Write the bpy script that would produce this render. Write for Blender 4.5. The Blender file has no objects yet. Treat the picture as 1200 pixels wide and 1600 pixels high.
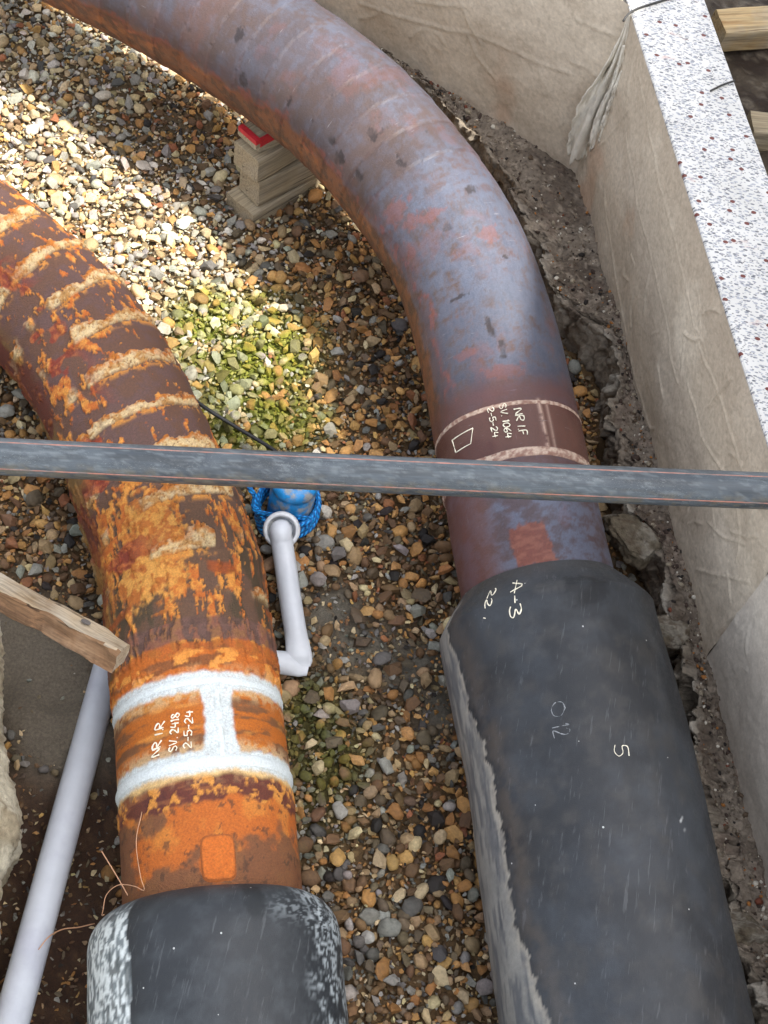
import bpy, bmesh, math, random
import numpy as np
from math import sin, cos, radians, pi, sqrt
from mathutils import Matrix, Vector

random.seed(7)
RNG = np.random.default_rng(11)
SC = bpy.context.scene
COL = SC.collection

# ------------------------------------------------------------------ camera
F_PX = 2200.0                       # focal length in pixels of the 1200x1600 photograph
PITCH, ROLL, CAM_H = radians(57.5), radians(13.0), 2.8
CAM = np.array([0.0, 0.0, CAM_H])
_F = np.array([0, cos(PITCH), -sin(PITCH)])
_R0, _U0 = np.array([1.0, 0, 0]), np.array([0, sin(PITCH), cos(PITCH)])
_R = cos(ROLL) * _R0 + sin(ROLL) * _U0
_U = -sin(ROLL) * _R0 + cos(ROLL) * _U0
cd = bpy.data.cameras.new('camera')
cam = bpy.data.objects.new('camera', cd)
COL.objects.link(cam)
cam.matrix_world = Matrix(((_R[0], _U[0], -_F[0], CAM[0]), (_R[1], _U[1], -_F[1], CAM[1]),
                           (_R[2], _U[2], -_F[2], CAM[2]), (0, 0, 0, 1)))
cd.sensor_fit = 'VERTICAL'
cd.sensor_height = 24.0
cd.sensor_width = 18.0
cd.lens = F_PX / 1600 * 24.0
cd.clip_start, cd.clip_end = 0.05, 500
SC.camera = cam

# ------------------------------------------------------------------ sky, sun, exposure
SUN_AZ = radians(-11)                # compass angle of the sun, from +X towards +Y
SUN_EL = radians(62)
S = np.array([cos(SUN_AZ) * cos(SUN_EL), sin(SUN_AZ) * cos(SUN_EL), sin(SUN_EL)])
w = bpy.data.worlds.new('World')
SC.world = w
w.use_nodes = True
nt = w.node_tree
sky = nt.nodes.new('ShaderNodeTexSky')
sky.sky_type = 'NISHITA'
sky.sun_disc = False
sky.sun_elevation = SUN_EL
sky.sun_rotation = pi / 2 - SUN_AZ
sky.air_density, sky.dust_density, sky.ozone_density = 1.0, 2.5, 1.0
bg = nt.nodes['Background']
bg.inputs['Strength'].default_value = 0.15
# thin white cloud: the blue of the clear sky is half washed out, evenly over the whole sky
bw = nt.nodes.new('ShaderNodeRGBToBW')
nt.links.new(sky.outputs[0], bw.inputs[0])
mx = nt.nodes.new('ShaderNodeMix')
mx.data_type = 'RGBA'
mx.inputs[0].default_value = 0.74
nt.links.new(sky.outputs[0], mx.inputs[6])
nt.links.new(bw.outputs[0], mx.inputs[7])
nt.links.new(mx.outputs[2], bg.inputs['Color'])
SC.cycles.max_bounces = 4
SC.cycles.diffuse_bounces = 3
SC.cycles.glossy_bounces = 2
sl = bpy.data.lights.new('sun', 'SUN')
sl.energy = 2.0
sl.angle = radians(1.4)
sl.color = (1.0, 0.95, 0.86)
sun = bpy.data.objects.new('sun', sl)
COL.objects.link(sun)
sun.location = (3, 3, 6)
sun.rotation_euler = Vector(S).to_track_quat('Z', 'Y').to_euler()
SC.view_settings.view_transform = 'Standard'
SC.view_settings.look = 'None'
SC.view_settings.gamma = 1.0
SC.view_settings.exposure = 2.1

# ------------------------------------------------------------------ helpers
def ray(x, y):
    return _F * F_PX + _R * (x - 600) - _U * (y - 800)

def at(x, y, z):
    """point at height z that the photograph shows at pixel (x, y)"""
    d = ray(x, y)
    return CAM + d * ((z - CAM[2]) / d[2])

def proj(P):
    v = np.asarray(P) - CAM
    k = v @ _F
    return 600 + F_PX * (v @ _R) / k, 800 - F_PX * (v @ _U) / k, k

def srgb(r, g, b):
    f = lambda c: (c / 255 / 12.92) if c <= 10 else ((c / 255 + 0.055) / 1.055) ** 2.4
    return np.array([f(r), f(g), f(b)])

def _hash(ix, iy, iz, seed):
    ix, iy, iz = (np.asarray(q).astype(np.int64).astype(np.uint32) for q in (ix, iy, iz))
    h = ix * np.uint32(374761393) + iy * np.uint32(668265263) + iz * np.uint32(2147483629) + np.uint32(seed * 1274126177 & 0xffffffff)
    h = (h ^ (h >> np.uint32(13))) * np.uint32(1274126177)
    h = (h ^ (h >> np.uint32(16))) * np.uint32(2246822519)
    return ((h ^ (h >> np.uint32(15))) & np.uint32(0xffffff)).astype(np.float32) * np.float32(1 / 0xffffff)

def vn(P, seed=0):
    """value noise 0..1 at points (..., 3); flat input takes the cheaper two-dimensional path"""
    P = np.asarray(P)
    i = np.floor(P)
    f = (P - i).astype(np.float32)
    f = f * f * f * (f * (f * 6 - 15) + 10)
    i = i.astype(np.int32)
    z = P[..., 2]
    flat = z.size and z.min() == z.max()
    X = [(1 - f[..., 0], i[..., 0]), (f[..., 0], i[..., 0] + 1)]
    Y = [(1 - f[..., 1], i[..., 1]), (f[..., 1], i[..., 1] + 1)]
    Zs = [(None, i[..., 2])] if flat else [(1 - f[..., 2], i[..., 2]), (f[..., 2], i[..., 2] + 1)]
    out = 0
    for wz, iz in Zs:
        for wx, ix in X:
            for wy, iy in Y:
                t = wx * wy * _hash(ix, iy, iz, seed)
                out = out + (t if wz is None else t * wz)
    return out

def fbm(P, scale=1.0, octaves=4, seed=0, gain=0.5):
    a, tot, out = 1.0, 0.0, 0.0
    P = P * scale
    for o in range(octaves):
        out = out + a * vn(P + 17.3 * o, seed + o)
        tot += a
        a *= gain
        P = P * 2.03
    return out / tot

def ss(a, b, x):
    t = np.clip((x - a) / (b - a), 0, 1)
    return t * t * (3 - 2 * t)

def mixc(c, d, m):
    m = np.asarray(m)[..., None]
    return c * (1 - m) + np.asarray(d) * m

def v3(a, b, c=0.0):
    a, b, c = np.broadcast_arrays(np.asarray(a, float), np.asarray(b, float), np.asarray(c, float))
    return np.stack([a, b, c], -1)

def link(name, me, parent=None):
    o = bpy.data.objects.new(name, me)
    COL.objects.link(o)
    if parent is not None:
        o.parent = parent
    return o

def tag(o, label=None, cat=None, group=None, kind=None):
    if label: o['label'] = label
    if cat: o['category'] = cat
    if group: o['group'] = group
    if kind: o['kind'] = kind
    return o

def empty(name, loc=(0, 0, 0)):
    o = bpy.data.objects.new(name, None)
    COL.objects.link(o)
    o.location = loc
    o.empty_display_size = 0.1
    return o

def keep(o, parent):
    """parent without moving: the parts are modelled in world coordinates"""
    o.parent = parent
    if parent.parent is None:
        o.matrix_parent_inverse = Matrix.Translation(-Vector(parent.location))
    return o

def raw_mesh(name, V, faces, mat, smooth=True, attrs=None):
    """V (n,3), faces (m,4) or (m,3) int array"""
    V = np.asarray(V, np.float32)
    faces = np.asarray(faces, np.int32)
    k = faces.shape[1]
    me = bpy.data.meshes.new(name)
    me.vertices.add(len(V))
    me.vertices.foreach_set('co', V.ravel())
    me.loops.add(faces.size)
    me.loops.foreach_set('vertex_index', faces.ravel())
    me.polygons.add(len(faces))
    me.polygons.foreach_set('loop_start', np.arange(0, faces.size, k, dtype=np.int32))
    me.polygons.foreach_set('loop_total', np.full(len(faces), k, np.int32))
    me.update(calc_edges=True)
    me.polygons.foreach_set('use_smooth', np.full(len(faces), smooth, bool))
    for n, A in (attrs or {}).items():
        A = np.asarray(A, np.float32)
        if A.ndim == 1:
            at_ = me.attributes.new(n, 'FLOAT', 'POINT')
            at_.data.foreach_set('value', A)
        elif n.startswith('col'):
            at_ = me.attributes.new(n, 'FLOAT_COLOR', 'POINT')
            at_.data.foreach_set('color', np.concatenate([A, np.ones((len(A), 1), np.float32)], 1).ravel())
        else:
            at_ = me.attributes.new(n, 'FLOAT_VECTOR', 'POINT')
            at_.data.foreach_set('vector', A.ravel())
    if mat is not None:
        me.materials.append(mat)
    return me

def grid_faces(n, m):
    i, j = np.meshgrid(np.arange(n - 1), np.arange(m - 1), indexing='ij')
    a = (i * m + j).ravel()
    return np.stack([a, a + 1, a + m + 1, a + m], 1)

def grid_obj(name, V, mat, parent=None, attrs=None, smooth=True, flip=False):
    n, m = V.shape[:2]
    f = grid_faces(n, m)
    if flip: f = f[:, ::-1]
    at_ = {k: np.asarray(a).reshape((n * m,) + np.asarray(a).shape[2:]) for k, a in (attrs or {}).items()}
    o = link(name, raw_mesh(name, V.reshape(-1, 3), f, mat, smooth, at_))
    if parent is not None: keep(o, parent)
    return o

def bm_obj(name, bm, mat, parent=None, smooth=False):
    me = bpy.data.meshes.new(name)
    bmesh.ops.recalc_face_normals(bm, faces=bm.faces)
    bm.to_mesh(me)
    bm.free()
    if smooth:
        for p in me.polygons: p.use_smooth = True
    me.materials.append(mat)
    o = link(name, me)
    if parent is not None: keep(o, parent)
    return o

def spline(P, n, closed=False):
    """Catmull-Rom through P, resampled evenly to n points"""
    P = np.asarray(P, float)
    Q = np.vstack([2 * P[0] - P[1], P, 2 * P[-1] - P[-2]])
    out = []
    for i in range(1, len(Q) - 2):
        t = np.linspace(0, 1, 40, endpoint=False)[:, None]
        p0, p1, p2, p3 = Q[i - 1], Q[i], Q[i + 1], Q[i + 2]
        out.append(0.5 * (2 * p1 + (p2 - p0) * t + (2 * p0 - 5 * p1 + 4 * p2 - p3) * t ** 2 + (3 * p1 - p0 - 3 * p2 + p3) * t ** 3))
    out = np.vstack(out + [P[-1:]])
    s = np.concatenate([[0], np.cumsum(np.linalg.norm(np.diff(out, axis=0), axis=1))])
    if np.isscalar(n):
        q = np.linspace(0, s[-1], n)
    else:
        q = n * s[-1]
    return np.stack([np.interp(q, s, out[:, k]) for k in range(out.shape[1])], 1)

def frames(P, ref=(0, 0, 1)):
    T = np.gradient(P, axis=0)
    T /= np.linalg.norm(T, axis=1)[:, None]
    side = np.cross(T, np.array(ref, float))
    side /= np.linalg.norm(side, axis=1)[:, None]
    up = np.cross(side, T)
    return T, side, up

def tube_arrays(P, r, m=10, ref=(0, 0, 1), caps=True):
    P = np.asarray(P, float)
    n = len(P)
    T, side, up = frames(P, ref)
    r = np.broadcast_to(np.asarray(r, float), (n,))
    a = np.linspace(0, 2 * pi, m, endpoint=False)
    V = P[:, None] + r[:, None, None] * (np.cos(a)[None, :, None] * up[:, None] + np.sin(a)[None, :, None] * side[:, None])
    V = V.reshape(-1, 3)
    i, j = np.meshgrid(np.arange(n - 1), np.arange(m), indexing='ij')
    j2 = (j + 1) % m
    f = np.stack([i * m + j, (i + 1) * m + j, (i + 1) * m + j2, i * m + j2], -1).reshape(-1, 4)
    if caps:
        V = np.vstack([V, P[0], P[-1]])
        k = n * m
        jj = np.arange(m); jn = (jj + 1) % m
        c0 = np.stack([np.full(m, k), jj, jn, np.full(m, k)], 1)
        # caps as quads made of two rim points and the centre twice are degenerate: fan with pairs instead
        e = np.arange(0, m, 2)
        c0 = np.stack([np.full(len(e), k), e, (e + 1) % m, (e + 2) % m], 1)
        o_ = (n - 1) * m
        c1 = np.stack([np.full(len(e), k + 1), o_ + (e + 2) % m, o_ + (e + 1) % m, o_ + e], 1)
        f = np.vstack([f, c0, c1])
    return V, f

def tube_obj(name, P, r, mat, parent=None, m=10, ref=(0, 0, 1)):
    V, f = tube_arrays(P, r, m, ref)
    o = link(name, raw_mesh(name, V, f, mat))
    if parent is not None: keep(o, parent)
    return o

# ------------------------------------------------------------------ materials
class NT:
    def __init__(self, name):
        self.m = bpy.data.materials.new(name)
        self.m.use_nodes = True
        self.t = self.m.node_tree
        self.b = self.t.nodes['Principled BSDF']
    def n(self, typ, **kw):
        nd = self.t.nodes.new(typ)
        for k, v in kw.items():
            if k in nd.inputs.keys() if isinstance(k, str) else False:
                nd.inputs[k].default_value = v
            else:
                setattr(nd, k, v)
        return nd
    def l(self, a, b):
        self.t.links.new(a, b)
    def noise(self, vec, scale, detail=4, rough=0.55, dist=0.0):
        nd = self.t.nodes.new('ShaderNodeTexNoise')
        nd.inputs['Scale'].default_value = scale
        nd.inputs['Detail'].default_value = detail
        nd.inputs['Roughness'].default_value = rough
        nd.inputs['Distortion'].default_value = dist
        if vec is not None: self.l(vec, nd.inputs['Vector'])
        return nd.outputs['Fac']
    def ramp(self, fac, stops):
        nd = self.t.nodes.new('ShaderNodeValToRGB')
        e = nd.color_ramp.elements
        while len(e) < len(stops): e.new(0.5)
        for el, (p, c) in zip(e, stops):
            el.position = p
            el.color = (*c, 1) if not np.isscalar(c) else (c, c, c, 1)
        self.l(fac, nd.inputs[0])
        return nd.outputs[0]
    def mix(self, fac, a, b, blend='MIX'):
        nd = self.t.nodes.new('ShaderNodeMix')
        nd.data_type = 'RGBA'
        nd.blend_type = blend
        for s, v, isf in ((nd.inputs[0], fac, 1), (nd.inputs[6], a, 0), (nd.inputs[7], b, 0)):
            if hasattr(v, 'is_output'): self.l(v, s)
            elif np.isscalar(v): s.default_value = v if isf else (v, v, v, 1)
            else: s.default_value = (*[float(q) for q in v], 1)
        return nd.outputs[2]
    def math(self, op, a, b=0.0):
        nd = self.t.nodes.new('ShaderNodeMath')
        nd.operation = op
        for s, v in ((nd.inputs[0], a), (nd.inputs[1], b)):
            if hasattr(v, 'is_output'): self.l(v, s)
            else: s.default_value = v
        return nd.outputs[0]
    def attr(self, name, out='Color'):
        nd = self.t.nodes.new('ShaderNodeAttribute')
        nd.attribute_name = name
        return nd.outputs[out]
    def coords(self, which='Object'):
        return self.t.nodes.new('ShaderNodeTexCoord').outputs[which]
    def pos(self):
        return self.t.nodes.new('ShaderNodeNewGeometry').outputs['Position']
    def mapping(self, vec, scale=(1, 1, 1), rot=(0, 0, 0)):
        nd = self.t.nodes.new('ShaderNodeMapping')
        nd.inputs['Scale'].default_value = scale
        nd.inputs['Rotation'].default_value = rot
        self.l(vec, nd.inputs['Vector'])
        return nd.outputs[0]
    def set(self, color=None, rough=None, bump=None, dist=0.002, strength=1.0, spec=None, metal=None):
        b = self.b.inputs
        for key, v in (('Base Color', color), ('Roughness', rough), ('Specular IOR Level', spec), ('Metallic', metal)):
            if v is None: continue
            if hasattr(v, 'is_output'): self.l(v, b[key])
            elif key == 'Base Color': b[key].default_value = (*[float(q) for q in v], 1)
            else: b[key].default_value = v
        if bump is not None:
            nd = self.t.nodes.new('ShaderNodeBump')
            nd.inputs['Distance'].default_value = dist
            nd.inputs['Strength'].default_value = strength
            self.l(bump, nd.inputs['Height'])
            self.l(nd.outputs[0], b['Normal'])
        return self.m

def mat_vcol(name, rough=(0.5, 0.8), bump_scale=300, bump_dist=0.001, var=0.25, var_scale=120, spec=0.4, vec=None):
    """vertex-placed colours broken up by procedural noise"""
    k = NT(name)
    p = k.pos()
    n1 = k.noise(p, var_scale, 3, 0.7)
    n2 = k.noise(p, bump_scale, 2, 0.6)
    c = k.mix(1.0, k.attr('col'), k.ramp(n1, [(0.25, 1 - var), (0.75, 1 + var)]), 'MULTIPLY')
    r = k.ramp(n1, [(0.3, rough[0]), (0.7, rough[1])])
    return k.set(c, r, n2, bump_dist, 1.0, spec)

def mat_plain(name, color, rough=0.5, var=0.15, var_scale=40, bump_scale=200, bump_dist=0.0005, spec=0.5, color2=None, c2=(0.5, 0.7), coords='Object', stretch=(1, 1, 1)):
    k = NT(name)
    p = k.mapping(k.coords(coords), stretch)
    n1 = k.noise(p, var_scale, 5, 0.6)
    n2 = k.noise(p, bump_scale, 4, 0.6)
    base = tuple(float(q) for q in color)
    if color2 is not None:
        base = k.mix(k.ramp(k.noise(p, var_scale * 0.37, 6, 0.65), [(c2[0], 0.0), (c2[1], 1.0)]), base, color2)
    c = k.mix(1.0, base, k.ramp(n1, [(0.25, 1 - var), (0.75, 1 + var)]), 'MULTIPLY')
    return k.set(c, rough, n2, bump_dist, 1.0, spec)

def mat_wood(name, light, dark, grey, scale=1.0, greyness=(0.4, 0.65)):
    k = NT(name)
    o = k.coords('Object')
    p = k.mapping(o, (2.2 * scale, 26 * scale, 26 * scale))
    g = k.noise(p, 2.0, 6, 0.65, 0.6)
    p2 = k.mapping(o, (3 * scale, 90 * scale, 90 * scale))
    fine = k.noise(p2, 2.0, 4, 0.7)
    c = k.ramp(g, [(0.3, dark), (0.5, light), (0.75, tuple(np.array(light) * 0.75))])
    c = k.mix(k.ramp(k.noise(o, 9, 4), [(greyness[0], 0.0), (greyness[1], 0.85)]), c, grey)
    c = k.mix(1.0, c, k.ramp(fine, [(0.35, 0.6), (0.6, 1.1)]), 'MULTIPLY')
    ck = k.ramp(k.noise(k.mapping(o, (2.0 * scale, 60 * scale, 60 * scale)), 1.0, 3, 0.6), [(0.655, 0.0), (0.70, 0.8)])
    c = k.mix(ck, c, tuple(np.array(dark) * 0.25))
    h = k.math('SUBTRACT', k.math('ADD', g, k.math('MULTIPLY', fine, 0.7)), ck)
    return k.set(c, 0.8, h, 0.002, 0.8, 0.25)

M = {}
M['soil'] = mat_vcol('wet_soil', (0.55, 0.95), 420, 0.003, 0.45, 160, 0.25)
M['stone'] = mat_vcol('gravel_stone', (0.55, 0.92), 500, 0.0012, 0.35, 180, 0.35)
k = NT('gravel_stone_single')
oi = k.n('ShaderNodeObjectInfo')
n1 = k.noise(k.pos(), 150, 5, 0.65)
M['stone1'] = k.set(k.mix(1.0, oi.outputs['Color'], k.ramp(n1, [(0.25, 0.68), (0.75, 1.3)]), 'MULTIPLY'),
                    k.ramp(n1, [(0.3, 0.45), (0.7, 0.85)]), k.noise(k.pos(), 450, 4, 0.6), 0.0014, 1.0, 0.35)
k = NT('coated_steel')
p = k.pos()
q = k.attr('pc', 'Vector')
n1 = k.noise(p, 240, 3, 0.7)
sc1 = k.noise(k.mapping(q, (260, 16, 1), (0, 0, 0.5)), 1.0, 2, 0.6)
sc2 = k.noise(k.mapping(q, (18, 300, 1), (0, 0, -0.3)), 1.0, 2, 0.6)
pt = k.noise(p, 40, 3, 0.6)
c = k.mix(1.0, k.attr('col'), k.ramp(n1, [(0.25, 0.82), (0.75, 1.18)]), 'MULTIPLY')
sm = k.math('MULTIPLY', k.math('MAXIMUM', k.ramp(sc1, [(0.68, 0.0), (0.74, 0.5)]), k.ramp(sc2, [(0.69, 0.0), (0.75, 0.4)])), k.ramp(pt, [(0.45, 0.0), (0.65, 1.0)]))
c = k.mix(sm, c, (0.30, 0.29, 0.30))
M['steel'] = k.set(c, k.ramp(n1, [(0.3, 0.40), (0.7, 0.62)]), n1, 0.0007, 1.0, 0.4)
M['rust'] = mat_vcol('peeling_rust', (0.6, 0.9), 420, 0.0028, 0.32, 260, 0.25)
# casing: scuffed black plastic with specks of lime and long faint scratches
k = NT('black_casing')
p = k.pos()
n1 = k.noise(p, 110, 3, 0.7)
scr = k.noise(k.mapping(p, (14, 1.2, 6), (0, 0, 0.35)), 9, 3, 0.75)
vo = k.t.nodes.new('ShaderNodeTexVoronoi')
vo.inputs['Scale'].default_value = 21
k.l(p, vo.inputs['Vector'])
c = k.mix(1.0, k.attr('col'), k.ramp(n1, [(0.25, 0.84), (0.75, 1.16)]), 'MULTIPLY')
c = k.mix(k.ramp(scr, [(0.60, 0.0), (0.68, 0.22)]), c, (0.16, 0.165, 0.17))
c = k.mix(k.math('LESS_THAN', vo.outputs['Distance'], 0.04), c, (0.42, 0.42, 0.40))
M['casing'] = k.set(c, k.ramp(n1, [(0.3, 0.42), (0.7, 0.6)]), k.noise(p, 500, 2), 0.0003, 1.0, 0.4)
M['wall'] = mat_vcol('membrane_concrete', (0.7, 0.9), 260, 0.0012, 0.16, 90, 0.25)
M['rough_conc'] = mat_vcol('broken_concrete', (0.8, 0.95), 300, 0.003, 0.3, 110, 0.2)

# terrazzo: white cement with slate-blue chips and sparse red-brown chips
k = NT('terrazzo')
p = k.coords('Object')
c = k.ramp(k.noise(p, 14, 4), [(0.3, (0.62, 0.60, 0.56)), (0.7, (0.72, 0.70, 0.66))])
def chips(k, p, scale, stretch, rot, cut, pick, jitter=1.0):
    v = k.t.nodes.new('ShaderNodeTexVoronoi')
    v.voronoi_dimensions = '2D'
    v.inputs['Scale'].default_value = scale
    v.inputs['Randomness'].default_value = jitter
    k.l(k.mapping(p, stretch, rot), v.inputs['Vector'])
    sep = k.t.nodes.new('ShaderNodeSeparateColor')
    k.l(v.outputs['Color'], sep.inputs[0])
    inside = k.math('LESS_THAN', v.outputs['Distance'], cut)
    return k.math('MULTIPLY', inside, k.math('LESS_THAN', sep.outputs[0], pick)), sep.outputs[1]
for sc_, st, ro, cu, pk, cols in ((66, (1, 2.1, 1), 0.5, 0.32, 0.40, ((0.13, 0.135, 0.15), (0.40, 0.41, 0.44))),
                                 (78, (1, 2.4, 1), -0.7, 0.31, 0.40, ((0.18, 0.185, 0.20), (0.44, 0.45, 0.48))),
                                 (150, (1, 1.4, 1), 1.9, 0.31, 0.4, ((0.22, 0.21, 0.20), (0.45, 0.44, 0.46))),):
    mk, rnd = chips(k, p, sc_, st, (0, 0, ro), cu, pk)
    c = k.mix(mk, c, k.ramp(rnd, [(0.1, cols[0]), (0.8, cols[1])]))
mk, rnd = chips(k, p, 15, (1, 1.25, 1), (0, 0, 0.3), 0.085, 0.75)
c = k.mix(mk, c, (0.16, 0.045, 0.035))
st = k.ramp(k.noise(k.mapping(p, (3, 6, 1), (0, 0, 0.4)), 2.1, 5, 0.7), [(0.60, 0.0), (0.70, 0.5)])
c = k.mix(st, c, (0.55, 0.28, 0.20))
M['terrazzo'] = k.set(c, 0.45, k.noise(p, 220, 4), 0.0004, 1.0, 0.35)

k = NT('black_polyethylene')
p = k.attr('pc', 'Vector')
n1 = k.noise(k.mapping(p, (25, 400, 1)), 1.0, 3, 0.7)
n2 = k.noise(k.mapping(p, (220, 900, 1), (0, 0, 0.5)), 1.0, 3, 0.75)
n3 = k.noise(k.mapping(p, (6, 30, 1)), 1.0, 3, 0.6)
c = k.mix(1.0, k.attr('col'), k.ramp(n1, [(0.25, 0.78), (0.75, 1.22)]), 'MULTIPLY')
sp = k.math('MULTIPLY', k.ramp(n2, [(0.60, 0.0), (0.66, 0.75)]), k.ramp(n3, [(0.42, 0.0), (0.62, 1.0)]))
c = k.mix(sp, c, (0.36, 0.37, 0.36))
M['hdpe'] = k.set(c, k.ramp(n1, [(0.3, 0.36), (0.7, 0.55)]), n1, 0.0003, 1.0, 0.45)
M['stripe'] = mat_plain('red_stripe', (0.40, 0.17, 0.12), 0.5, 0.35, 60, color2=(0.22, 0.17, 0.15), c2=(0.42, 0.6))
M['chalk'] = mat_plain('cream_marker', (0.82, 0.76, 0.60), 0.8, 0.2, 300)
M['faint'] = mat_plain('faint_chalk', (0.22, 0.23, 0.24), 0.9, 0.4, 300)
M['hose'] = mat_plain('white_hose', (0.60, 0.62, 0.65), 0.38, 0.06, 30, 400, 0.0002, 0.45)
M['conduit'] = mat_plain('grey_conduit', (0.48, 0.50, 0.54), 0.38, 0.07, 20, 400, 0.0002, 0.45, color2=(0.40, 0.41, 0.47))
M['coupling'] = mat_plain('white_plastic', (0.60, 0.61, 0.62), 0.4, 0.1, 60)
M['dark'] = mat_plain('dark_rubber', (0.018, 0.018, 0.019), 0.55)
M['pump'] = mat_plain('scuffed_blue_paint', (0.02, 0.24, 0.56), 0.35, 0.3, 60, color2=(0.30, 0.31, 0.31), c2=(0.50, 0.60))
k = NT('blue_rope')
p = k.attr('pc', 'Vector')
wv = k.t.nodes.new('ShaderNodeTexWave')
wv.inputs['Scale'].default_value = 55
wv.inputs['Distortion'].default_value = 1.0
wv.bands_direction = 'DIAGONAL'
k.l(p, wv.inputs['Vector'])
M['rope'] = k.set(k.ramp(wv.outputs['Fac'], [(0.2, (0.005, 0.10, 0.36)), (0.8, (0.02, 0.33, 0.80))]), 0.45, wv.outputs['Fac'], 0.0015, 1.0, 0.4)
M['wood_grey'] = mat_wood('weathered_block_wood', (0.42, 0.34, 0.22), (0.34, 0.26, 0.16), (0.40, 0.35, 0.27), 1.0, (0.5, 0.8))
M['wood_old'] = mat_wood('old_plank_wood', (0.38, 0.28, 0.17), (0.15, 0.085, 0.04), (0.42, 0.37, 0.29), 1.1, (0.40, 0.65))
M['wood_split'] = mat_wood('split_brown_wood', (0.20, 0.11, 0.055), (0.05, 0.025, 0.013), (0.30, 0.20, 0.12), 0.8, (0.55, 0.75))
M['wood_new'] = mat_wood('fresh_timber', (0.58, 0.42, 0.22), (0.36, 0.20, 0.08), (0.50, 0.44, 0.33), 0.7, (0.5, 0.7))
M['red_paint'] = mat_plain('red_paint', (0.50, 0.02, 0.03), 0.6, 0.25, 90)
M['copper'] = mat_plain('copper_wire', (0.50, 0.27, 0.15), 0.4, 0.2, 40)
M['iron'] = mat_plain('dark_wire', (0.05, 0.048, 0.045), 0.6, 0.2, 40)
M['cloth'] = mat_plain('cream_membrane', (0.74, 0.68, 0.57), 0.8, 0.15, 30, 160, 0.0015, 0.2, color2=(0.60, 0.54, 0.45))
M['bead'] = mat_vcol('weld_bead', (0.5, 0.75), 500, 0.0015, 0.2, 250, 0.35)
M['facade'] = mat_plain('pale_render', (0.45, 0.42, 0.38), 0.85, 0.1, 3, 60, 0.002, 0.2)
M['glass'] = mat_plain('window_glass', (0.05, 0.06, 0.07), 0.08, 0.05, 2, 10, 0.0001, 0.5)
M['steel_tag'] = mat_plain('orange_patch', (0.42, 0.16, 0.045), 0.75, 0.25, 140, 500, 0.001, 0.25)

# ------------------------------------------------------------------ the two pipelines (axes)
R_ST, R_CA = 0.162, 0.225

class Pipe:
    """axis given as photograph pixels with the height of the axis above the gravel"""
    def __init__(self, pts, step=0.003):
        P = np.array([at(x, y, z) for x, y, z in pts])
        first = P[0] - (P[1] - P[0]) / np.linalg.norm(P[1] - P[0]) * 0.75
        P = np.vstack([first, P])
        Q = spline(P, 2000)
        L = np.linalg.norm(np.diff(Q, axis=0), axis=1).sum()
        self.n = int(L / step)
        self.Q = spline(P, self.n)
        d = np.linalg.norm(np.diff(self.Q, axis=0), axis=1)
        self.s = np.concatenate([[0], np.cumsum(d)])
        self.T, self.side, self.up = frames(self.Q)
    def frame(self, s):
        g = lambda A: np.stack([np.interp(s, self.s, A[:, k]) for k in range(3)], -1)
        return g(self.Q), g(self.T), g(self.side), g(self.up)
    def pt(self, s, phi, r):
        q, t, sd, up = self.frame(np.asarray(s, float))
        phi = np.asarray(phi, float)[..., None]
        return q + np.asarray(r)[..., None] * (np.cos(phi) * up + np.sin(phi) * sd)
    def find(self, x, y, r):
        """(s, phi) of the surface point that lies at photograph pixel (x, y)"""
        d = ray(x, y); d = d / np.linalg.norm(d)
        best = None
        for t in np.linspace(1.7, 4.1, 700):
            p = CAM + d * t
            k = 3 * np.argmin(((self.Q[::3] - p) ** 2).sum(1))
            v = p - self.Q[k]
            v = v - self.T[k] * (v @ self.T[k])
            dd = np.linalg.norm(v)
            if best is None or dd < best[0]: best = (dd, k, v)
            if dd <= r: best = (dd, k, v); break
        _, k, v = best
        return self.s[k], math.atan2(v @ self.side[k], v @ self.up[k])

PR = Pipe([(975, 1595, .235), (905, 1200, .245), (858, 1000, .255), (822, 830, .28), (795, 690, .295), (752, 500, .33),
           (690, 355, .375), (555, 187, .415), (400, 70, .42), (200, -44, .41), (-150, -215, .39)])
PL = Pipe([(342, 1595, .232), (328, 1330, .25), (298, 1000, .255), (270, 850, .25), (165, 600, .24), (52, 462, .24), (-120, 330, .24), (-330, 200, .24)])

def phis(n_vis, n_hid):
    a = np.linspace(-2.15, 2.15, n_vis)
    b = np.linspace(2.15, 2 * pi - 2.15, n_hid + 2)[1:-1]
    return np.concatenate([a, b, [2 * pi - 2.15]])

def pipe_surface(pipe, s0, s1, step, phi, rfun):
    s = np.arange(s0, s1, step)
    Sg, Pg = np.meshgrid(s, phi, indexing='ij')
    return Sg, Pg

# ------------------------------------------------------------------ pit floor
def zone(X, Y, pts):
    """soft union of discs (cx, cy, radius) given in photograph pixels of the pit floor"""
    out = np.zeros_like(X)
    for cx, cy, rx, ry in pts:
        out = np.maximum(out, np.exp(-(((X - cx) / rx) ** 2 + ((Y - cy) / ry) ** 2) ** 1.5 * 0.7))
    return out

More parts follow.
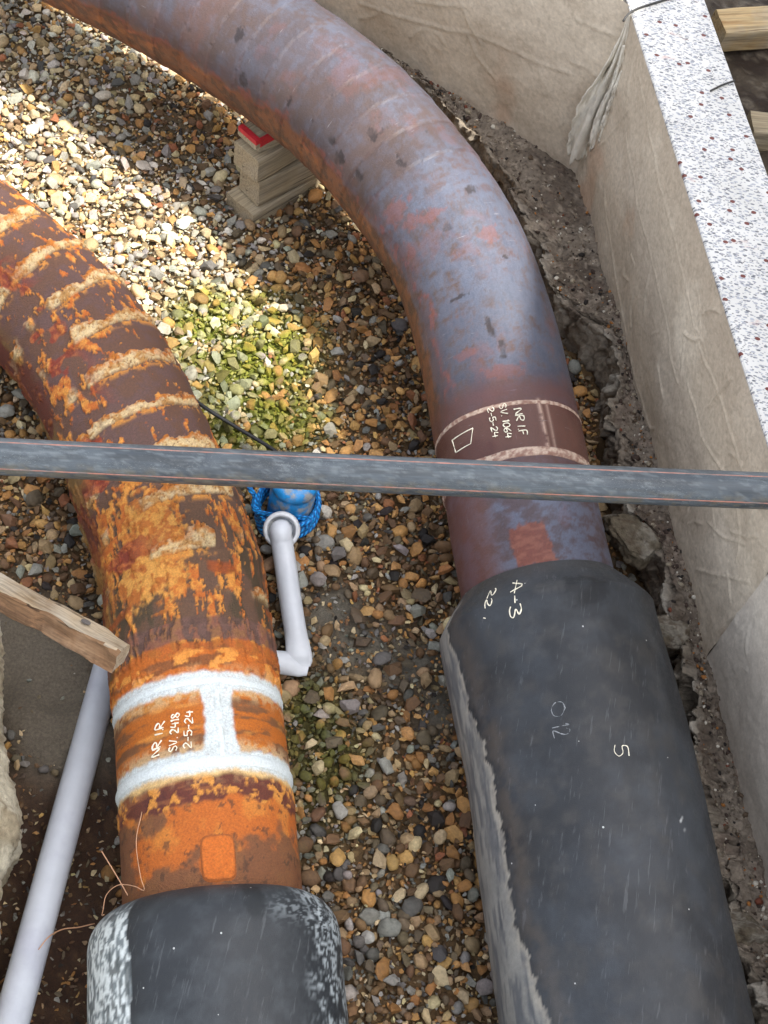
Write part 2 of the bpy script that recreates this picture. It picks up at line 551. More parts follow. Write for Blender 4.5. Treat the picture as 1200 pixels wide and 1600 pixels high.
Z_MUD = [(60, 1060, 120, 130), (100, 1160, 90, 70), (20, 1000, 80, 70)]
Z_EARTH = [(60, 1330, 170, 150), (100, 1500, 150, 200), (150, 1250, 90, 120), (40, 1600, 200, 160)]
Z_SAND = [(560, 1010, 75, 45), (520, 960, 50, 40), (690, 1110, 40, 50), (640, 1040, 70, 35)]
Z_ALGAE = [(390, 560, 90, 95), (330, 520, 70, 60), (400, 660, 90, 50)]
Z_ALGAE2 = [(500, 1190, 70, 110), (470, 1120, 50, 70)]
Z_PALE = [(120, 250, 260, 190), (250, 420, 190, 150), (330, 560, 130, 150), (60, 130, 200, 120)]  # pale stones and soil, lightened further for the sunlit patch
Z_OCHRE = [(560, 560, 130, 220), (320, 200, 110, 60), (60, 840, 160, 130), (900, 650, 110, 260), (690, 1230, 60, 150), (640, 800, 90, 140), (560, 690, 120, 90), (960, 900, 70, 170)]

def gz(x, y):
    P = v3(x, y, 0)
    z = (fbm(P, 5, 4, 3) - 0.5) * 0.06
    bx, by = -0.50, 2.60
    z = z * (1 - np.exp(-((x - bx) ** 2 + (y - by) ** 2) / 0.05)) - 0.02 * np.exp(-((x - bx) ** 2 + (y - by) ** 2) / 0.15)
    return z

GSTEP = 0.0135
xs = np.arange(-2.3, 1.35, GSTEP)
ys = np.arange(0.0, 4.3, GSTEP)
GX, GY = np.meshgrid(xs, ys, indexing='ij')
GZ = gz(GX, GY)
fx, fy, _ = proj(v3(GX, GY, 0 * GX))
mud, earth, sand = zone(fx, fy, Z_MUD), zone(fx, fy, Z_EARTH), zone(fx, fy, Z_SAND)
P3 = v3(GX, GY, 0)
n_f, n_m = fbm(P3, 60, 4, 21), fbm(P3, 14, 4, 22)
GZ = GZ + (n_f - 0.5) * 0.022 * (1 - 0.75 * mud) + (n_m - 0.5) * 0.03
GZ = GZ + 0.012 * sand + 0.03 * mud + 0.02 * earth
c = np.broadcast_to(srgb(84, 66, 45), GX.shape + (3,)).copy()
c = mixc(c, srgb(108, 84, 56), n_m)
c = mixc(c, srgb(118, 102, 78), zone(fx, fy, Z_PALE) * 0.6)
c = mixc(c, srgb(62, 44, 34), earth)
c = mixc(c, srgb(84, 62, 44), earth * ss(0.5, 0.7, n_f))
c = mixc(c, srgb(98, 90, 78), np.clip(mud * 1.2, 0, 1) * 0.95)
c = mixc(c, srgb(104, 98, 86), sand * ss(0.3, 0.6, n_f + 0.2))
c = mixc(c, srgb(96, 106, 26), zone(fx, fy, Z_ALGAE) * 0.85)
c = mixc(c, srgb(66, 66, 28), zone(fx, fy, Z_ALGAE2) * 0.8)
ground = grid_obj('ground', v3(GX, GY, GZ), M['soil'], None, {'col': c}, flip=True)
tag(ground, kind='structure')

bm = bmesh.new()
for p in ((-3.3, -0.1, -0.06), (1.4, -0.1, -0.06), (1.4, 5.1, -0.06), (-3.3, 5.1, -0.06)): bm.verts.new(p)
bm.faces.new(bm.verts)
tag(bm_obj('pit_floor', bm, mat_plain('pit_earth', srgb(66, 54, 42), 0.95, 0.35, 12, 40, 0.01, 0.15)), kind='structure')

def ground_z(x, y):
    i = np.clip(((x - xs[0]) / GSTEP).round().astype(int), 0, len(xs) - 1)
    j = np.clip(((y - ys[0]) / GSTEP).round().astype(int), 0, len(ys) - 1)
    return GZ[i, j]

# outer ground around the pit, as a sheet with the pit cut out
UP_Z = 0.46
pit = (-3.2, -0.05, 1.02, 5.0)
bm = bmesh.new()
BIG = 60
outer = [(-BIG, -BIG), (BIG, -BIG), (BIG, BIG), (-BIG, BIG)]
inner = [(pit[0], pit[1]), (pit[2], pit[1]), (pit[2], pit[3]), (pit[0], pit[3])]
ov = [bm.verts.new((*p, UP_Z - 0.06)) for p in outer]
iv = [bm.verts.new((*p, UP_Z - 0.06)) for p in inner]
dv = [bm.verts.new((*p, -0.15)) for p in inner]
for i in range(4):
    j = (i + 1) % 4
    bm.faces.new((ov[i], ov[j], iv[j], iv[i]))
    bm.faces.new((iv[i], iv[j], dv[j], dv[i]))
M['earth'] = mat_plain('bare_earth', (0.16, 0.13, 0.10), 0.95, 0.35, 12, 40, 0.01, 0.15, color2=(0.22, 0.19, 0.15))
tag(bm_obj('outer_ground', bm, M['earth']), kind='structure')

# ------------------------------------------------------------------ wall lines
W_TOP, LEDGE = 0.68, 0.155
def lineline(p, d, q, e):
    A = np.array([[d[0], -e[0]], [d[1], -e[1]]])
    t = np.linalg.solve(A, np.array(q) - np.array(p))
    return np.array(p) + np.array(d) * t[0]
RW_A, RW_B, RW_C = np.array([0.300, 2.892]), np.array([0.752, 1.513]), np.array([1.02, 0.66])
RW_D = RW_C + (RW_C - RW_B) * 0.9
BW_A, BW_B = RW_A.copy(), np.array([-0.50, 3.305])
BW_B = BW_A + (BW_B - BW_A) * 2.9

def seg_dist(A, B, P0, P1):
    """distance of points (A,B) to the segment P0-P1 plus the parameter along it"""
    d = P1 - P0
    L2 = max(d @ d, 1e-12)
    t = np.clip(((A - P0[0]) * d[0] + (B - P0[1]) * d[1]) / L2, 0, 1)
    return np.hypot(A - P0[0] - t * d[0], B - P0[1] - t * d[1]), t

def wall_face(name, parent, p0, p1, z0, z1, creases, nrm, step=0.005, seed=0, tint=None, kink=None):
    """a vertical concrete face cast against crumpled sheet: creases are real ridges"""
    d = p1 - p0
    L = np.linalg.norm(d)
    u = d / L
    a = np.linspace(0, L, int(L / step))
    b = np.linspace(z0, z1, int((z1 - z0) / step))
    A, B = np.meshgrid(a, b, indexing='ij')
    H = (fbm(v3(A, B, seed), 7, 3, seed) - 0.5) * 0.014 + (fbm(v3(A, B, seed), 60, 3, seed + 3) - 0.5) * 0.002
    ridge = np.zeros_like(A)
    for pts, hgt, wid in creases:
        for q0, q1 in zip(pts[:-1], pts[1:]):
            m = (A > min(q0[0], q1[0]) - 0.02) & (A < max(q0[0], q1[0]) + 0.02) & (B > min(q0[1], q1[1]) - 0.02) & (B < max(q0[1], q1[1]) + 0.02)
            if not m.any(): continue
            dist, t = seg_dist(A[m], B[m], np.asarray(q0), np.asarray(q1))
            ridge[m] = np.maximum(ridge[m], hgt * np.exp(-(dist / wid) ** 2))
    H = H + ridge
    edge = np.minimum(B - z0, z1 - B)
    V = np.zeros(A.shape + (3,))
    V[..., 0] = p0[0] + u[0] * A + nrm[0] * H
    V[..., 1] = p0[1] + u[1] * A + nrm[1] * H
    V[..., 2] = B
    n1 = fbm(v3(A, B, seed), 6, 5, seed + 9)
    n2 = fbm(v3(A, B, seed), 40, 4, seed + 12)
    c = mixc(np.broadcast_to(srgb(190, 174, 153), A.shape + (3,)), srgb(204, 189, 168), ss(0.35, 0.65, n1))
    c = mixc(c, srgb(132, 118, 100), ss(0.5, 0.7, fbm(v3(A, B, seed), 130, 3, seed + 14)) * 0.2)
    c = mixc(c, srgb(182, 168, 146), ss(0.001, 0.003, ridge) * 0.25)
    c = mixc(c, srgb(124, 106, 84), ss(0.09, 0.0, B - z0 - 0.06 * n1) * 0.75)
    c = mixc(c, srgb(178, 128, 92), ss(0.66, 0.8, fbm(v3(A, B, seed), 3.3, 4, seed + 31)) * 0.4)
    if tint is not None: c = tint(A, B, c)
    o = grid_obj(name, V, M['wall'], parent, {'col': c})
    return o

def to_wall(p0, p1, x, y):
    """photograph pixel -> (along, height) on the vertical plane through p0-p1"""
    d = p1 - p0; u = d / np.linalg.norm(d)
    n = np.array([-u[1], u[0], 0.0])
    r = ray(x, y)
    t = (n @ (np.array([p0[0], p0[1], 0]) - CAM)) / (n @ r)
    q = CAM + r * t
    return np.array([(q[:2] - p0) @ u, q[2]])

def rnd_creases(n, L, z0, z1, seed, ang=(0, pi), ln=(0.04, 0.14)):
    r = random.Random(seed)
    out = []
    for _ in range(n):
        p = np.array([r.uniform(0, L), r.uniform(z0, z1)])
        a = r.uniform(*ang)
        l = r.uniform(*ln)
        pts = [p]
        curv = r.uniform(-0.5, 0.5)
        for _k in range(6):
            a += curv * r.uniform(0, 0.6)
            pts.append(pts[-1] + np.array([cos(a), sin(a)]) * l / 6)
        out.append((pts, r.uniform(0.0018, 0.0042), r.uniform(0.0020, 0.0034)))
    return out

# right-hand wall
def unit(v): return v / np.linalg.norm(v)
rw_u = unit(RW_B - RW_A)
rw_n = np.array([rw_u[1], -rw_u[0]])          # towards the pit
if rw_n[0] > 0: rw_n = -rw_n
wall_r = empty('concrete_wall', (float(RW_A[0]) + 0.1, float(RW_A[1]), 0.1))
tag(wall_r, 'long concrete wall with speckled white terrazzo top along the right side of the pit', 'wall')
LR = np.linalg.norm(RW_B - RW_A)
px_cr = [[(945, 300), (960, 420), (985, 560), (1010, 660)], [(975, 200), (1000, 330), (1035, 480), (1060, 600)], [(1000, 120), (1030, 280), (1060, 400), (1100, 560)],
         [(1075, 600), (1095, 680), (1130, 735)], [(1100, 560), (1135, 650), (1160, 730)], [(1105, 815), (1130, 840), (1160, 850)], [(1090, 890), (1130, 900), (1168, 910)],
         [(1140, 830), (1165, 840), (1185, 838)], [(1075, 820), (1085, 815), (1097, 818)], [(925, 240), (950, 215), (985, 170)], [(1160, 725), (1150, 712), (1140, 707)],
         [(1110, 915), (1135, 893), (1140, 940)], [(1120, 990), (1140, 968), (1158, 955)], [(1170, 820), (1185, 800), (1199, 790)]]
cr = [([to_wall(RW_A, RW_B, *p) for p in q], 0.0022 if len(q) > 3 else 0.0036, 0.0027) for q in px_cr]
cr += rnd_creases(28, LR, LEDGE, W_TOP, 5)
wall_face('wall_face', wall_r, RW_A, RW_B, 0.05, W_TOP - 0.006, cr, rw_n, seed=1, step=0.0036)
# beyond the kink the wall turns a little; its light-facing tone is painted in
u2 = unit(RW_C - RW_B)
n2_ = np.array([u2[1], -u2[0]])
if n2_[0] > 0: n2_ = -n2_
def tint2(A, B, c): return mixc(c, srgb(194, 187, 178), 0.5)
cr2 = rnd_creases(16, 0.9, LEDGE, W_TOP, 15, ln=(0.03, 0.09)) + [([to_wall(RW_B, RW_C, *p) for p in q], 0.0028, 0.003) for q in
       ([(1148, 995), (1165, 970), (1198, 950)], [(1132, 1058), (1145, 1055), (1155, 1050)], [(1145, 1045), (1158, 1043), (1166, 1047)])]
kink_top = 0.052
A_ = RW_B + n2_ * 0.0
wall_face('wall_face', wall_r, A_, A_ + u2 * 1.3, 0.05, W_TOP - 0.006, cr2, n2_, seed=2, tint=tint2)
# body and terrazzo top
TH = 0.19
def top_strip(name, a, b, n, zt, thick, mat, parent, inset=0.0):
    bm = bmesh.new()
    q = [(*(a - n * inset), ), (*(b - n * inset), ), (*(b - n * thick), ), (*(a - n * thick), )]
    lo = [bm.verts.new((p[0], p[1], zt[0])) for p in q]
    hi = [bm.verts.new((p[0], p[1], zt[1])) for p in q]
    bm.faces.new(hi); bm.faces.new(lo[::-1])
    for i in range(4):
        j = (i + 1) % 4
        bm.faces.new((lo[i], lo[j], hi[j], hi[i]))
    e = [x for x in bm.edges if all(v in hi for v in x.verts)]
    bmesh.ops.bevel(bm, geom=e, offset=0.002, segments=2, affect='EDGES')
    return bm_obj(name, bm, mat, parent)
core = mat_plain('concrete_core', (0.30, 0.26, 0.21), 0.9, 0.2, 20, 90, 0.002)
a0 = RW_A - rw_u * 0.30
top_strip('wall_core', a0, RW_B, rw_n, (0.0, W_TOP - 0.03), TH, core, wall_r, inset=0.016)
top_strip('wall_core', RW_B, RW_B + u2 * 1.3, n2_, (0.0, W_TOP - 0.03), TH, core, wall_r, inset=0.016)
top_strip('terrazzo_top', a0, RW_B, rw_n, (W_TOP - 0.007, W_TOP), TH + 0.004, M['terrazzo'], wall_r, inset=-0.002)
top_strip('terrazzo_top', RW_B + u2 * 0.003, RW_B + u2 * 1.3, n2_, (W_TOP - 0.007, W_TOP - 0.001), TH + 0.004, M['terrazzo'], wall_r, inset=-0.002)

# back wall
wall_b = empty('concrete_wall', (float(BW_A[0]) - 0.4, float(BW_A[1]) + 0.3, 0.1))
tag(wall_b, 'creased beige concrete wall behind the bend of the bluish pipe', 'wall')
bw_u = unit(BW_B - BW_A)
bw_n = np.array([bw_u[1], -bw_u[0]])
if bw_n[1] > 0: bw_n = -bw_n
LB = np.linalg.norm(BW_B - BW_A)
px_cb = [[(560, 5), (620, 25), (700, 48), (735, 52)], [(735, 52), (790, 75), (840, 100), (892, 116)], [(728, 50), (745, 90), (775, 124)], [(600, 15), (585, 25), (560, 30)],
         [(900, 30), (940, 48), (962, 57)], [(890, 97), (915, 105), (934, 119)], [(720, 0), (735, 40), (752, 70)], [(650, 2), (690, 8), (728, 10)], [(640, 60), (655, 48), (668, 46)]]
cb = [([to_wall(BW_A, BW_B, *p) for p in q], 0.0042, 0.0030) for q in px_cb] + rnd_creases(14, LB, 0.2, W_TOP, 33)
wall_face('wall_face', wall_b, BW_A, BW_B, 0.02, W_TOP - 0.001, cb, bw_n, seed=6, step=0.006)
top_strip('wall_core', BW_A + bw_u * 0.002, BW_B, bw_n, (0.0, W_TOP - 0.012), 0.17, core, wall_b, inset=0.016)

# ------------------------------------------------------------------ soil ledge along the walls
def cells(A, B, seed):
    """random value of the nearest jittered cell point, for blocky fracture"""
    ia, ib = np.floor(A).astype(np.int64), np.floor(B).astype(np.int64)
    bd_, bv = np.full(A.shape, 9.0), np.zeros(A.shape)
    for da in (-1, 0, 1):
        for db in (-1, 0, 1):
            ca, cb = ia + da, ib + db
            xa = ca + _hash(ca, cb, ca * 0, seed); xb = cb + _hash(ca, cb, ca * 0, seed + 1)
            d = (A - xa) ** 2 + (B - xb) ** 2
            v = _hash(ca, cb, ca * 0, seed + 2)
            bv = np.where(d < bd_, v, bv); bd_ = np.minimum(d, bd_)
    return bv

edge_px = [(400, -75), (480, 2), (545, 60), (620, 105), (700, 180), (775, 268), (800, 330), (838, 395), (850, 450), (905, 500), (940, 540), (950, 610), (948, 690), (962, 770),
           (975, 820), (1020, 880), (1030, 960), (1055, 1010), (1062, 1090), (1082, 1200), (1105, 1320), (1130, 1450), (1170, 1560), (1210, 1680)]
E0 = np.array([at(x, y, LEDGE) for x, y in edge_px])[:, :2]
E0 = spline(E0, 1000)
back = np.vstack([BW_B * 0.55 + BW_A * 0.45, BW_A, RW_B, RW_B + u2 * 1.2])
def nearest_on(poly, P):
    best = None
    for p0, p1 in zip(poly[:-1], poly[1:]):
        d = p1 - p0
        t = np.clip(((P - p0) @ d) / (d @ d), 0, 1)
        q = p0 + t[:, None] * d
        dist = np.linalg.norm(P - q, axis=1)
        best = (dist, q) if best is None else (np.where(dist < best[0], dist, best[0]), np.where((dist < best[0])[:, None], q, best[1]))
    return best[1]
tt = np.linspace(0, 1, len(E0))
bk_s = np.concatenate([[0], np.cumsum(np.linalg.norm(np.diff(back, axis=0), axis=1))])
bk0 = nearest_on(back, E0)
# smooth the foot line so that cross-sections never cross
ker = np.ones(41) / 41
bkx = np.convolve(np.pad(bk0[:, 0], 20, mode='edge'), ker, 'valid'); bky = np.convolve(np.pad(bk0[:, 1], 20, mode='edge'), ker, 'valid')
BK = np.stack([bkx, bky], 1)
outd = BK - E0
wdt = np.linalg.norm(outd, axis=1)
outd = outd / wdt[:, None]
E0 = E0 + outd * np.minimum(0.018, wdt * 0.3)[:, None]
wdt = np.linalg.norm(BK - E0, axis=1)
NC = 84
prof = np.linspace(0, 1, NC)
LV = np.zeros((len(E0), NC, 3))
cl = np.zeros((len(E0), NC, 3))
for j, q in enumerate(prof):
    if q < 0.35:                       # broken face
        h = q / 0.35
        xy = E0 - outd * (0.02 * (1 - h) ** 2)[..., None] if False else E0 + outd * (0.022 * (1 - h))
        z = -0.06 + (LEDGE + 0.06) * h
        top = 0.0
    else:
        h = (q - 0.35) / 0.65
        xy = E0 + outd * ((wdt + 0.05) * h)[:, None]
        z = LEDGE + 0.0 * h
        top = 1.0
    LV[:, j, :2] = xy
    LV[:, j, 2] = z
PB = LV.copy()
q2 = np.broadcast_to(prof[None], LV.shape[:2])
face = ss(0.46, 0.34, q2)
big = fbm(PB, 9, 4, 41) - 0.5
rdg = np.abs(fbm(PB * np.array([1, 1, 0.6]), 17, 4, 45) - 0.5) * 2
fine = fbm(PB, 75, 4, 47) - 0.5
sl_ = np.broadcast_to((np.arange(len(E0)) * np.linalg.norm(np.diff(E0, axis=0), axis=1).mean())[:, None], q2.shape)
wr1 = fbm(PB, 30, 3, 48) * 0.8
blk = cells(sl_ / 0.085 + wr1, q2 * 3.2 + wr1, 81) - 0.5
blk2 = cells(sl_ / 0.034 + wr1, q2 * 7.5 + wr1, 85) - 0.5
off = (big * 0.035 + blk * 0.045 + blk2 * 0.022 - rdg * 0.012 + fine * 0.014 - 0.002) * ss(0.66, 0.40, q2)
LV[..., 0] -= outd[:, None, 0] * off
LV[..., 1] -= outd[:, None, 1] * off
topm = 1 - face
LV[..., 2] += topm * ((fbm(PB, 6, 4, 51) - 0.5) * 0.05 + (fbm(PB, 28, 4, 55) - 0.5) * 0.03 + (fbm(PB, 110, 3, 58) - 0.5) * 0.012)
LV[..., 2] += ss(0.26, 0.34, q2) * ss(0.70, 0.40, q2) * (blk * 0.028 + blk2 * 0.018)
far_ = ss(2.3, 2.75, PB[..., 1])                      # behind the bend the ledge is lower and softer
LV[..., 2] -= far_ * 0.02 * topm
LV += (np.stack([fbm(PB + 31 * q, 150, 2, 64 + q) for q in range(3)], -1) - 0.5) * 0.008
n1 = fbm(LV, 11, 4, 71); n2 = fbm(LV, 55, 4, 72); n3 = fbm(LV, 150, 3, 73)
cl[:] = srgb(98, 84, 68)
cl = mixc(cl, srgb(80, 66, 52), ss(0.42, 0.62, n1))
cl = mixc(cl, srgb(124, 108, 88), ss(0.55, 0.7, n2) * 0.7)
cl = mixc(cl, srgb(46, 36, 30), ss(0.58, 0.75, n3) * 0.7)
cl = mixc(cl, srgb(84, 54, 40), ss(0.58, 0.70, fbm(LV, 20, 3, 75)) * 0.25 * topm)
fc = mixc(np.broadcast_to(srgb(116, 104, 86), cl.shape), srgb(92, 80, 64), ss(0.4, 0.65, n2))
fc = mixc(fc, srgb(136, 128, 114), ss(0.05, 0.4, blk2 + 0.4 * (n1 - 0.5)) * 0.75)
cl = mixc(cl, fc, face * ss(0.05, 0.2, q2) * ss(0.36, 0.5, fbm(LV, 8, 3, 77) + 0.06) * (1 - 0.6 * far_))
cl = mixc(cl, cl.mean(-1, keepdims=True) * np.array([1.06, 1.0, 0.90]), np.full(cl.shape[:2], 0.45))
cl = np.clip(cl * 1.95, 0, 0.7)
ledge = grid_obj('soil_ledge', LV, M['rough_conc'], None, {'col': cl})
tag(ledge, kind='structure')
# ------------------------------------------------------------------ steel pipes
def body(pipe, name, s_arr, phi, disp, col, mat, parent, r0=R_ST):
    Sg, Pg = np.meshgrid(s_arr, phi, indexing='ij')
    V = pipe.pt(Sg, Pg, r0 + disp)
    return grid_obj(name, V, mat, parent, {'col': col, 'pc': v3(Sg, Pg * r0)})

def dome(Sg, Ug, s0, u0, rs, ru, jag=0.0, seed=0):
    d = np.sqrt(((Sg - s0) / rs) ** 2 + ((Ug - u0) / ru) ** 2)
    if jag: d = d + (fbm(v3(Sg, Ug), 90, 3, seed) - 0.5) * jag
    return ss(1.1, 0.8, d)

# ---- right-hand pipe: coated, bluish, with a wrapped bend
pipe_r = empty('steel_pipe', tuple(float(q) for q in PR.frame(0.8)[0]))
tag(pipe_r, 'large bluish brown steel pipe bending away on the right, black casing on its near end', 'pipe')
sR_case = PR.find(845, 880, R_ST)[0]
sR_r2, sR_r1 = PR.find(815, 708, R_ST)[0], PR.find(785, 630, R_ST)[0]
s_arr = np.arange(sR_case - 0.08, PR.s[-1], 0.0042)
ph = phis(190, 22)
Sg, Pg = np.meshgrid(s_arr, ph, indexing='ij')
Ug = np.where(Pg > pi, Pg - 2 * pi, Pg) * R_ST
Pw = np.where(Pg > pi, Pg - 2 * pi, Pg)
N = v3(Sg, Ug)
n_a, n_b, n_c, n_d = fbm(N, 7, 4, 101), fbm(N * [1, 1.6, 1], 22, 5, 102, 0.6), fbm(N, 130, 3, 103), fbm(N, 45, 4, 104, 0.65)
sA, sB = PR.find(740, 330, R_ST)[0], PR.find(740, 560, R_ST)[0]
blue_zone = ss(sR_r1 + 0.02, sR_r1 + 0.12, Sg) * ss(sA + 0.25, sA, Sg)
n_m = fbm(N * [1.5, 0.9, 1], 34, 6, 130, 0.74)          # fine directional mottling
n_s = fbm(N * [0.5, 2.2, 1], 60, 4, 131, 0.7)
base_c = mixc(np.broadcast_to(srgb(82, 67, 63), Sg.shape + (3,)), srgb(80, 73, 78), ss(0.38, 0.62, n_a))
base_c = mixc(base_c, srgb(100, 72, 66), ss(0.46, 0.70, fbm(N, 9, 5, 107, 0.6)) * 0.4)
bl = np.clip(0.40 + 0.55 * blue_zone + 0.25 * ss(0.7, 0.1, np.abs(Pw - 0.15)) + 0.5 * (n_a - 0.5), 0, 1)  # bluer along the crown: sky sheen painted into the coating
bm_ = ss(0.36, 0.66, n_m * 0.75 + n_s * 0.25 + (bl - 0.6) * 0.22)
col = mixc(base_c, srgb(92, 100, 118), bm_ * bl * 0.78)
col = mixc(col, srgb(70, 76, 92), blue_zone * ss(0.45, 0.75, n_s) * 0.45)
col = mixc(col, srgb(56, 58, 70), ss(sB + 0.28, sB - 0.03, Sg) * ss(sR_r1, sR_r1 + 0.05, Sg) * ss(0.36, 0.66, n_m * 0.5 + n_a * 0.5) * 0.7)
col = mixc(col, srgb(118, 74, 66), ss(0.60, 0.74, fbm(N, 15, 5, 112, 0.65)) * 0.25)
# lower flank: bare rust, with bounce light from the gravel painted in
vc_ = CAM - PR.frame(s_arr)[0]
f_ = PR.frame(s_arr)
a_cam = np.arctan2((vc_ * f_[2]).sum(1), (vc_ * f_[3]).sum(1))[:, None]
rel_ = Pw - a_cam
fl = ss(-0.84, -1.0, rel_ + (n_b - 0.5) * 0.34 - 0.24 * ss(sA - 0.15, sA + 0.5, Sg) + 0.1) + 0.3 * ss(-0.5, -0.9, rel_ + (n_b - 0.5) * 0.4)
fl = np.clip(fl, 0, 1)
rust = mixc(np.broadcast_to(srgb(122, 72, 44), col.shape), srgb(88, 54, 38), ss(0.42, 0.6, n_d))
rust = mixc(rust, srgb(146, 86, 46), ss(0.58, 0.7, n_b))
col = mixc(col, rust, fl * 0.92)
col = mixc(col, srgb(160, 80, 62), ss(0.12, 0.0, np.abs(rel_ + 0.78 + (n_b - 0.5) * 0.5)) * ss(0.45, 0.6, n_d) * 0.4)
# spiral wrap on the far part: each turn is a real step
wrap_on = ss(sA + 0.02, sA + 0.16, Sg)
turn = (Sg + 0.06 * Ug + 0.006 * (n_a - 0.5)) / 0.088
fr = turn - np.floor(turn)
disp = wrap_on * 0.0022 * (1 - fr)
edge_ln = np.exp(-((fr - 0.985) / 0.018) ** 2) + np.exp(-((fr - 0.015) / 0.015) ** 2)
col = mixc(col, srgb(70, 48, 46), np.clip(edge_ln, 0, 1) * wrap_on * 0.6 * ss(0.35, 0.65, n_d))
band_t = _hash(np.floor(turn).astype(np.int64), np.zeros_like(Sg, np.int64), np.zeros_like(Sg, np.int64), 5)
col = col * (1 + wrap_on * (band_t - 0.5) * 0.22)[..., None]
# chipped black flakes
for (x, y, rs, ru) in [(378, 55, 10, 14), (583, 212, 13, 9), (628, 256, 15, 7), (738, 297, 10, 12), (520, 222, 9, 8), (380, 122, 12, 16), (700, 357, 6, 8), (595, 205, 5, 12), (718, 465, 5, 16),
                       (790, 403, 5, 7), (532, 248, 14, 12), (450, 160, 5, 9), (560, 275, 12, 10), (765, 510, 26, 6), (785, 545, 22, 6), (296, 48, 4, 5), (665, 205, 3, 3)]:
    s0, p0 = PR.find(x, y, R_ST)
    m = dome(Sg, Ug, s0, p0 * R_ST, rs * 0.0012, ru * 0.0012, 1.5, int(x)) * (0.55 + 0.45 * ss(0.4, 0.55, n_d))
    col = mixc(col, srgb(44, 36, 36), m * 0.85)
    disp = disp - 0.0008 * m
for (x, y, rs, ru) in [(620, 335, 16, 26), (725, 553, 9, 16), (640, 345, 10, 14), (668, 340, 8, 22), (765, 365, 12, 18), (790, 580, 12, 30), (880, 805, 14, 10), (640, 392, 10, 12)]:
    s0, p0 = PR.find(x, y, R_ST)
    m = dome(Sg, Ug, s0, p0 * R_ST, rs * 0.0016, ru * 0.0016, 1.6, int(x))
    col = mixc(col, srgb(120, 72, 64), m * 0.5)
# sanded square below the collar
s0, p0 = PR.find(830, 850, R_ST)
u0 = p0 * R_ST
m = ss(1.08, 0.92, np.maximum(np.abs(Sg - s0) / 0.043, np.abs(Ug - u0 + 0.1 * (Sg - s0)) / 0.039) + (n_c - 0.5) * 0.35)
col = mixc(col, mixc(np.broadcast_to(srgb(126, 70, 56), col.shape), srgb(144, 88, 70), ss(0.45, 0.6, fbm(N * [3, 1, 1], 60, 3, 120))), m * 0.9)
# collar between the welds: bare brown steel with ground pale rims
in_col = ss(sR_r2 - 0.012, sR_r2, Sg) * ss(sR_r1 + 0.012, sR_r1, Sg)
colr = mixc(np.broadcast_to(srgb(88, 58, 50), col.shape), srgb(106, 70, 60), n_b)
colr = mixc(colr, srgb(86, 50, 44), ss(0.5, 0.65, n_a))
col = mixc(col, colr, in_col)
heat = np.exp(-((Sg - sR_r1 - 0.03) / 0.035) ** 2) + np.exp(-((Sg - sR_r2 + 0.035) / 0.03) ** 2)
col = mixc(col, srgb(98, 62, 58), np.clip(heat, 0, 1) * 0.75)
pS1, pS2 = PR.find(848, 660, R_ST)[1], PR.find(868, 660, R_ST)[1]
seam = np.exp(-((Pw - pS1) * R_ST / 0.004) ** 2) + 0.6 * np.exp(-((Pw - pS1 - 0.11) * R_ST / 0.003) ** 2)
col = mixc(col, srgb(200, 170, 152), np.clip(seam, 0, 1) * in_col * ss(0.3, 0.5, n_d) * 0.8)
disp = disp + 0.0015 * np.exp(-((Pw - pS1) * R_ST / 0.005) ** 2) * in_col
disp = disp + (n_a - 0.5) * 0.003 + (n_d - 0.5) * 0.0006
below = ss(sR_r2 - 0.02, sR_r2 - 0.06, Sg)
col = mixc(col, mixc(np.broadcast_to(srgb(86, 70, 74), col.shape), srgb(104, 108, 126), ss(0.36, 0.66, n_m)), below * 0.7 * (1 - m))
col = mixc(col, srgb(104, 64, 54), below * ss(-0.55, -0.9, Pw) * 0.7)
col = np.clip(col * 0.80, 0, 0.8)
body_r = body(PR, 'pipe_body', s_arr, ph, disp, col, M['steel'], pipe_r)

def ring(pipe, name, s0, half, bump, colf, parent, r0=R_ST, seed=0, nphi=260, ns=15):
    """a weld bead with its ground rim, running round the pipe"""
    s = s0 + np.linspace(-half, half, ns)
    p = np.linspace(-pi, pi, nphi)
    A, B = np.meshgrid(s, p, indexing='ij')
    wob = (fbm(v3(0 * A, np.cos(B), np.sin(B)), 2, 2, seed) - 0.5) * 0.006
    x = (A - s0) / half
    prof = np.clip(1 - x ** 2, 0, 1) ** 0.7
    rip = 0.85 + 0.15 * np.sin(B * R_ST / 0.0011 + 2 * np.abs(x)) * np.exp(-(x / 0.5) ** 2)
    d = -0.0018 + bump * prof * rip + (fbm(v3(A, B * r0), 220, 3, seed) - 0.5) * 0.0014
    V = pipe.pt(A + wob, B, r0 + d)
    return grid_obj(name, V, M['bead'], parent, {'col': colf(A, B, x)})

def bead_r(A, B, x):
    n = fbm(v3(A, B * R_ST), 160, 4, 9)
    c = mixc(np.broadcast_to(srgb(138, 104, 90), A.shape + (3,)), srgb(190, 168, 150), ss(0.3, 0.7, n))
    return mixc(c, srgb(104, 62, 52), ss(0.55, 0.95, np.abs(x)) * 0.6)
ring(PR, 'weld_ring', sR_r1, 0.0062, 0.0042, bead_r, pipe_r, seed=3)
ring(PR, 'weld_ring', sR_r2, 0.0125, 0.0058, bead_r, pipe_r, seed=4)

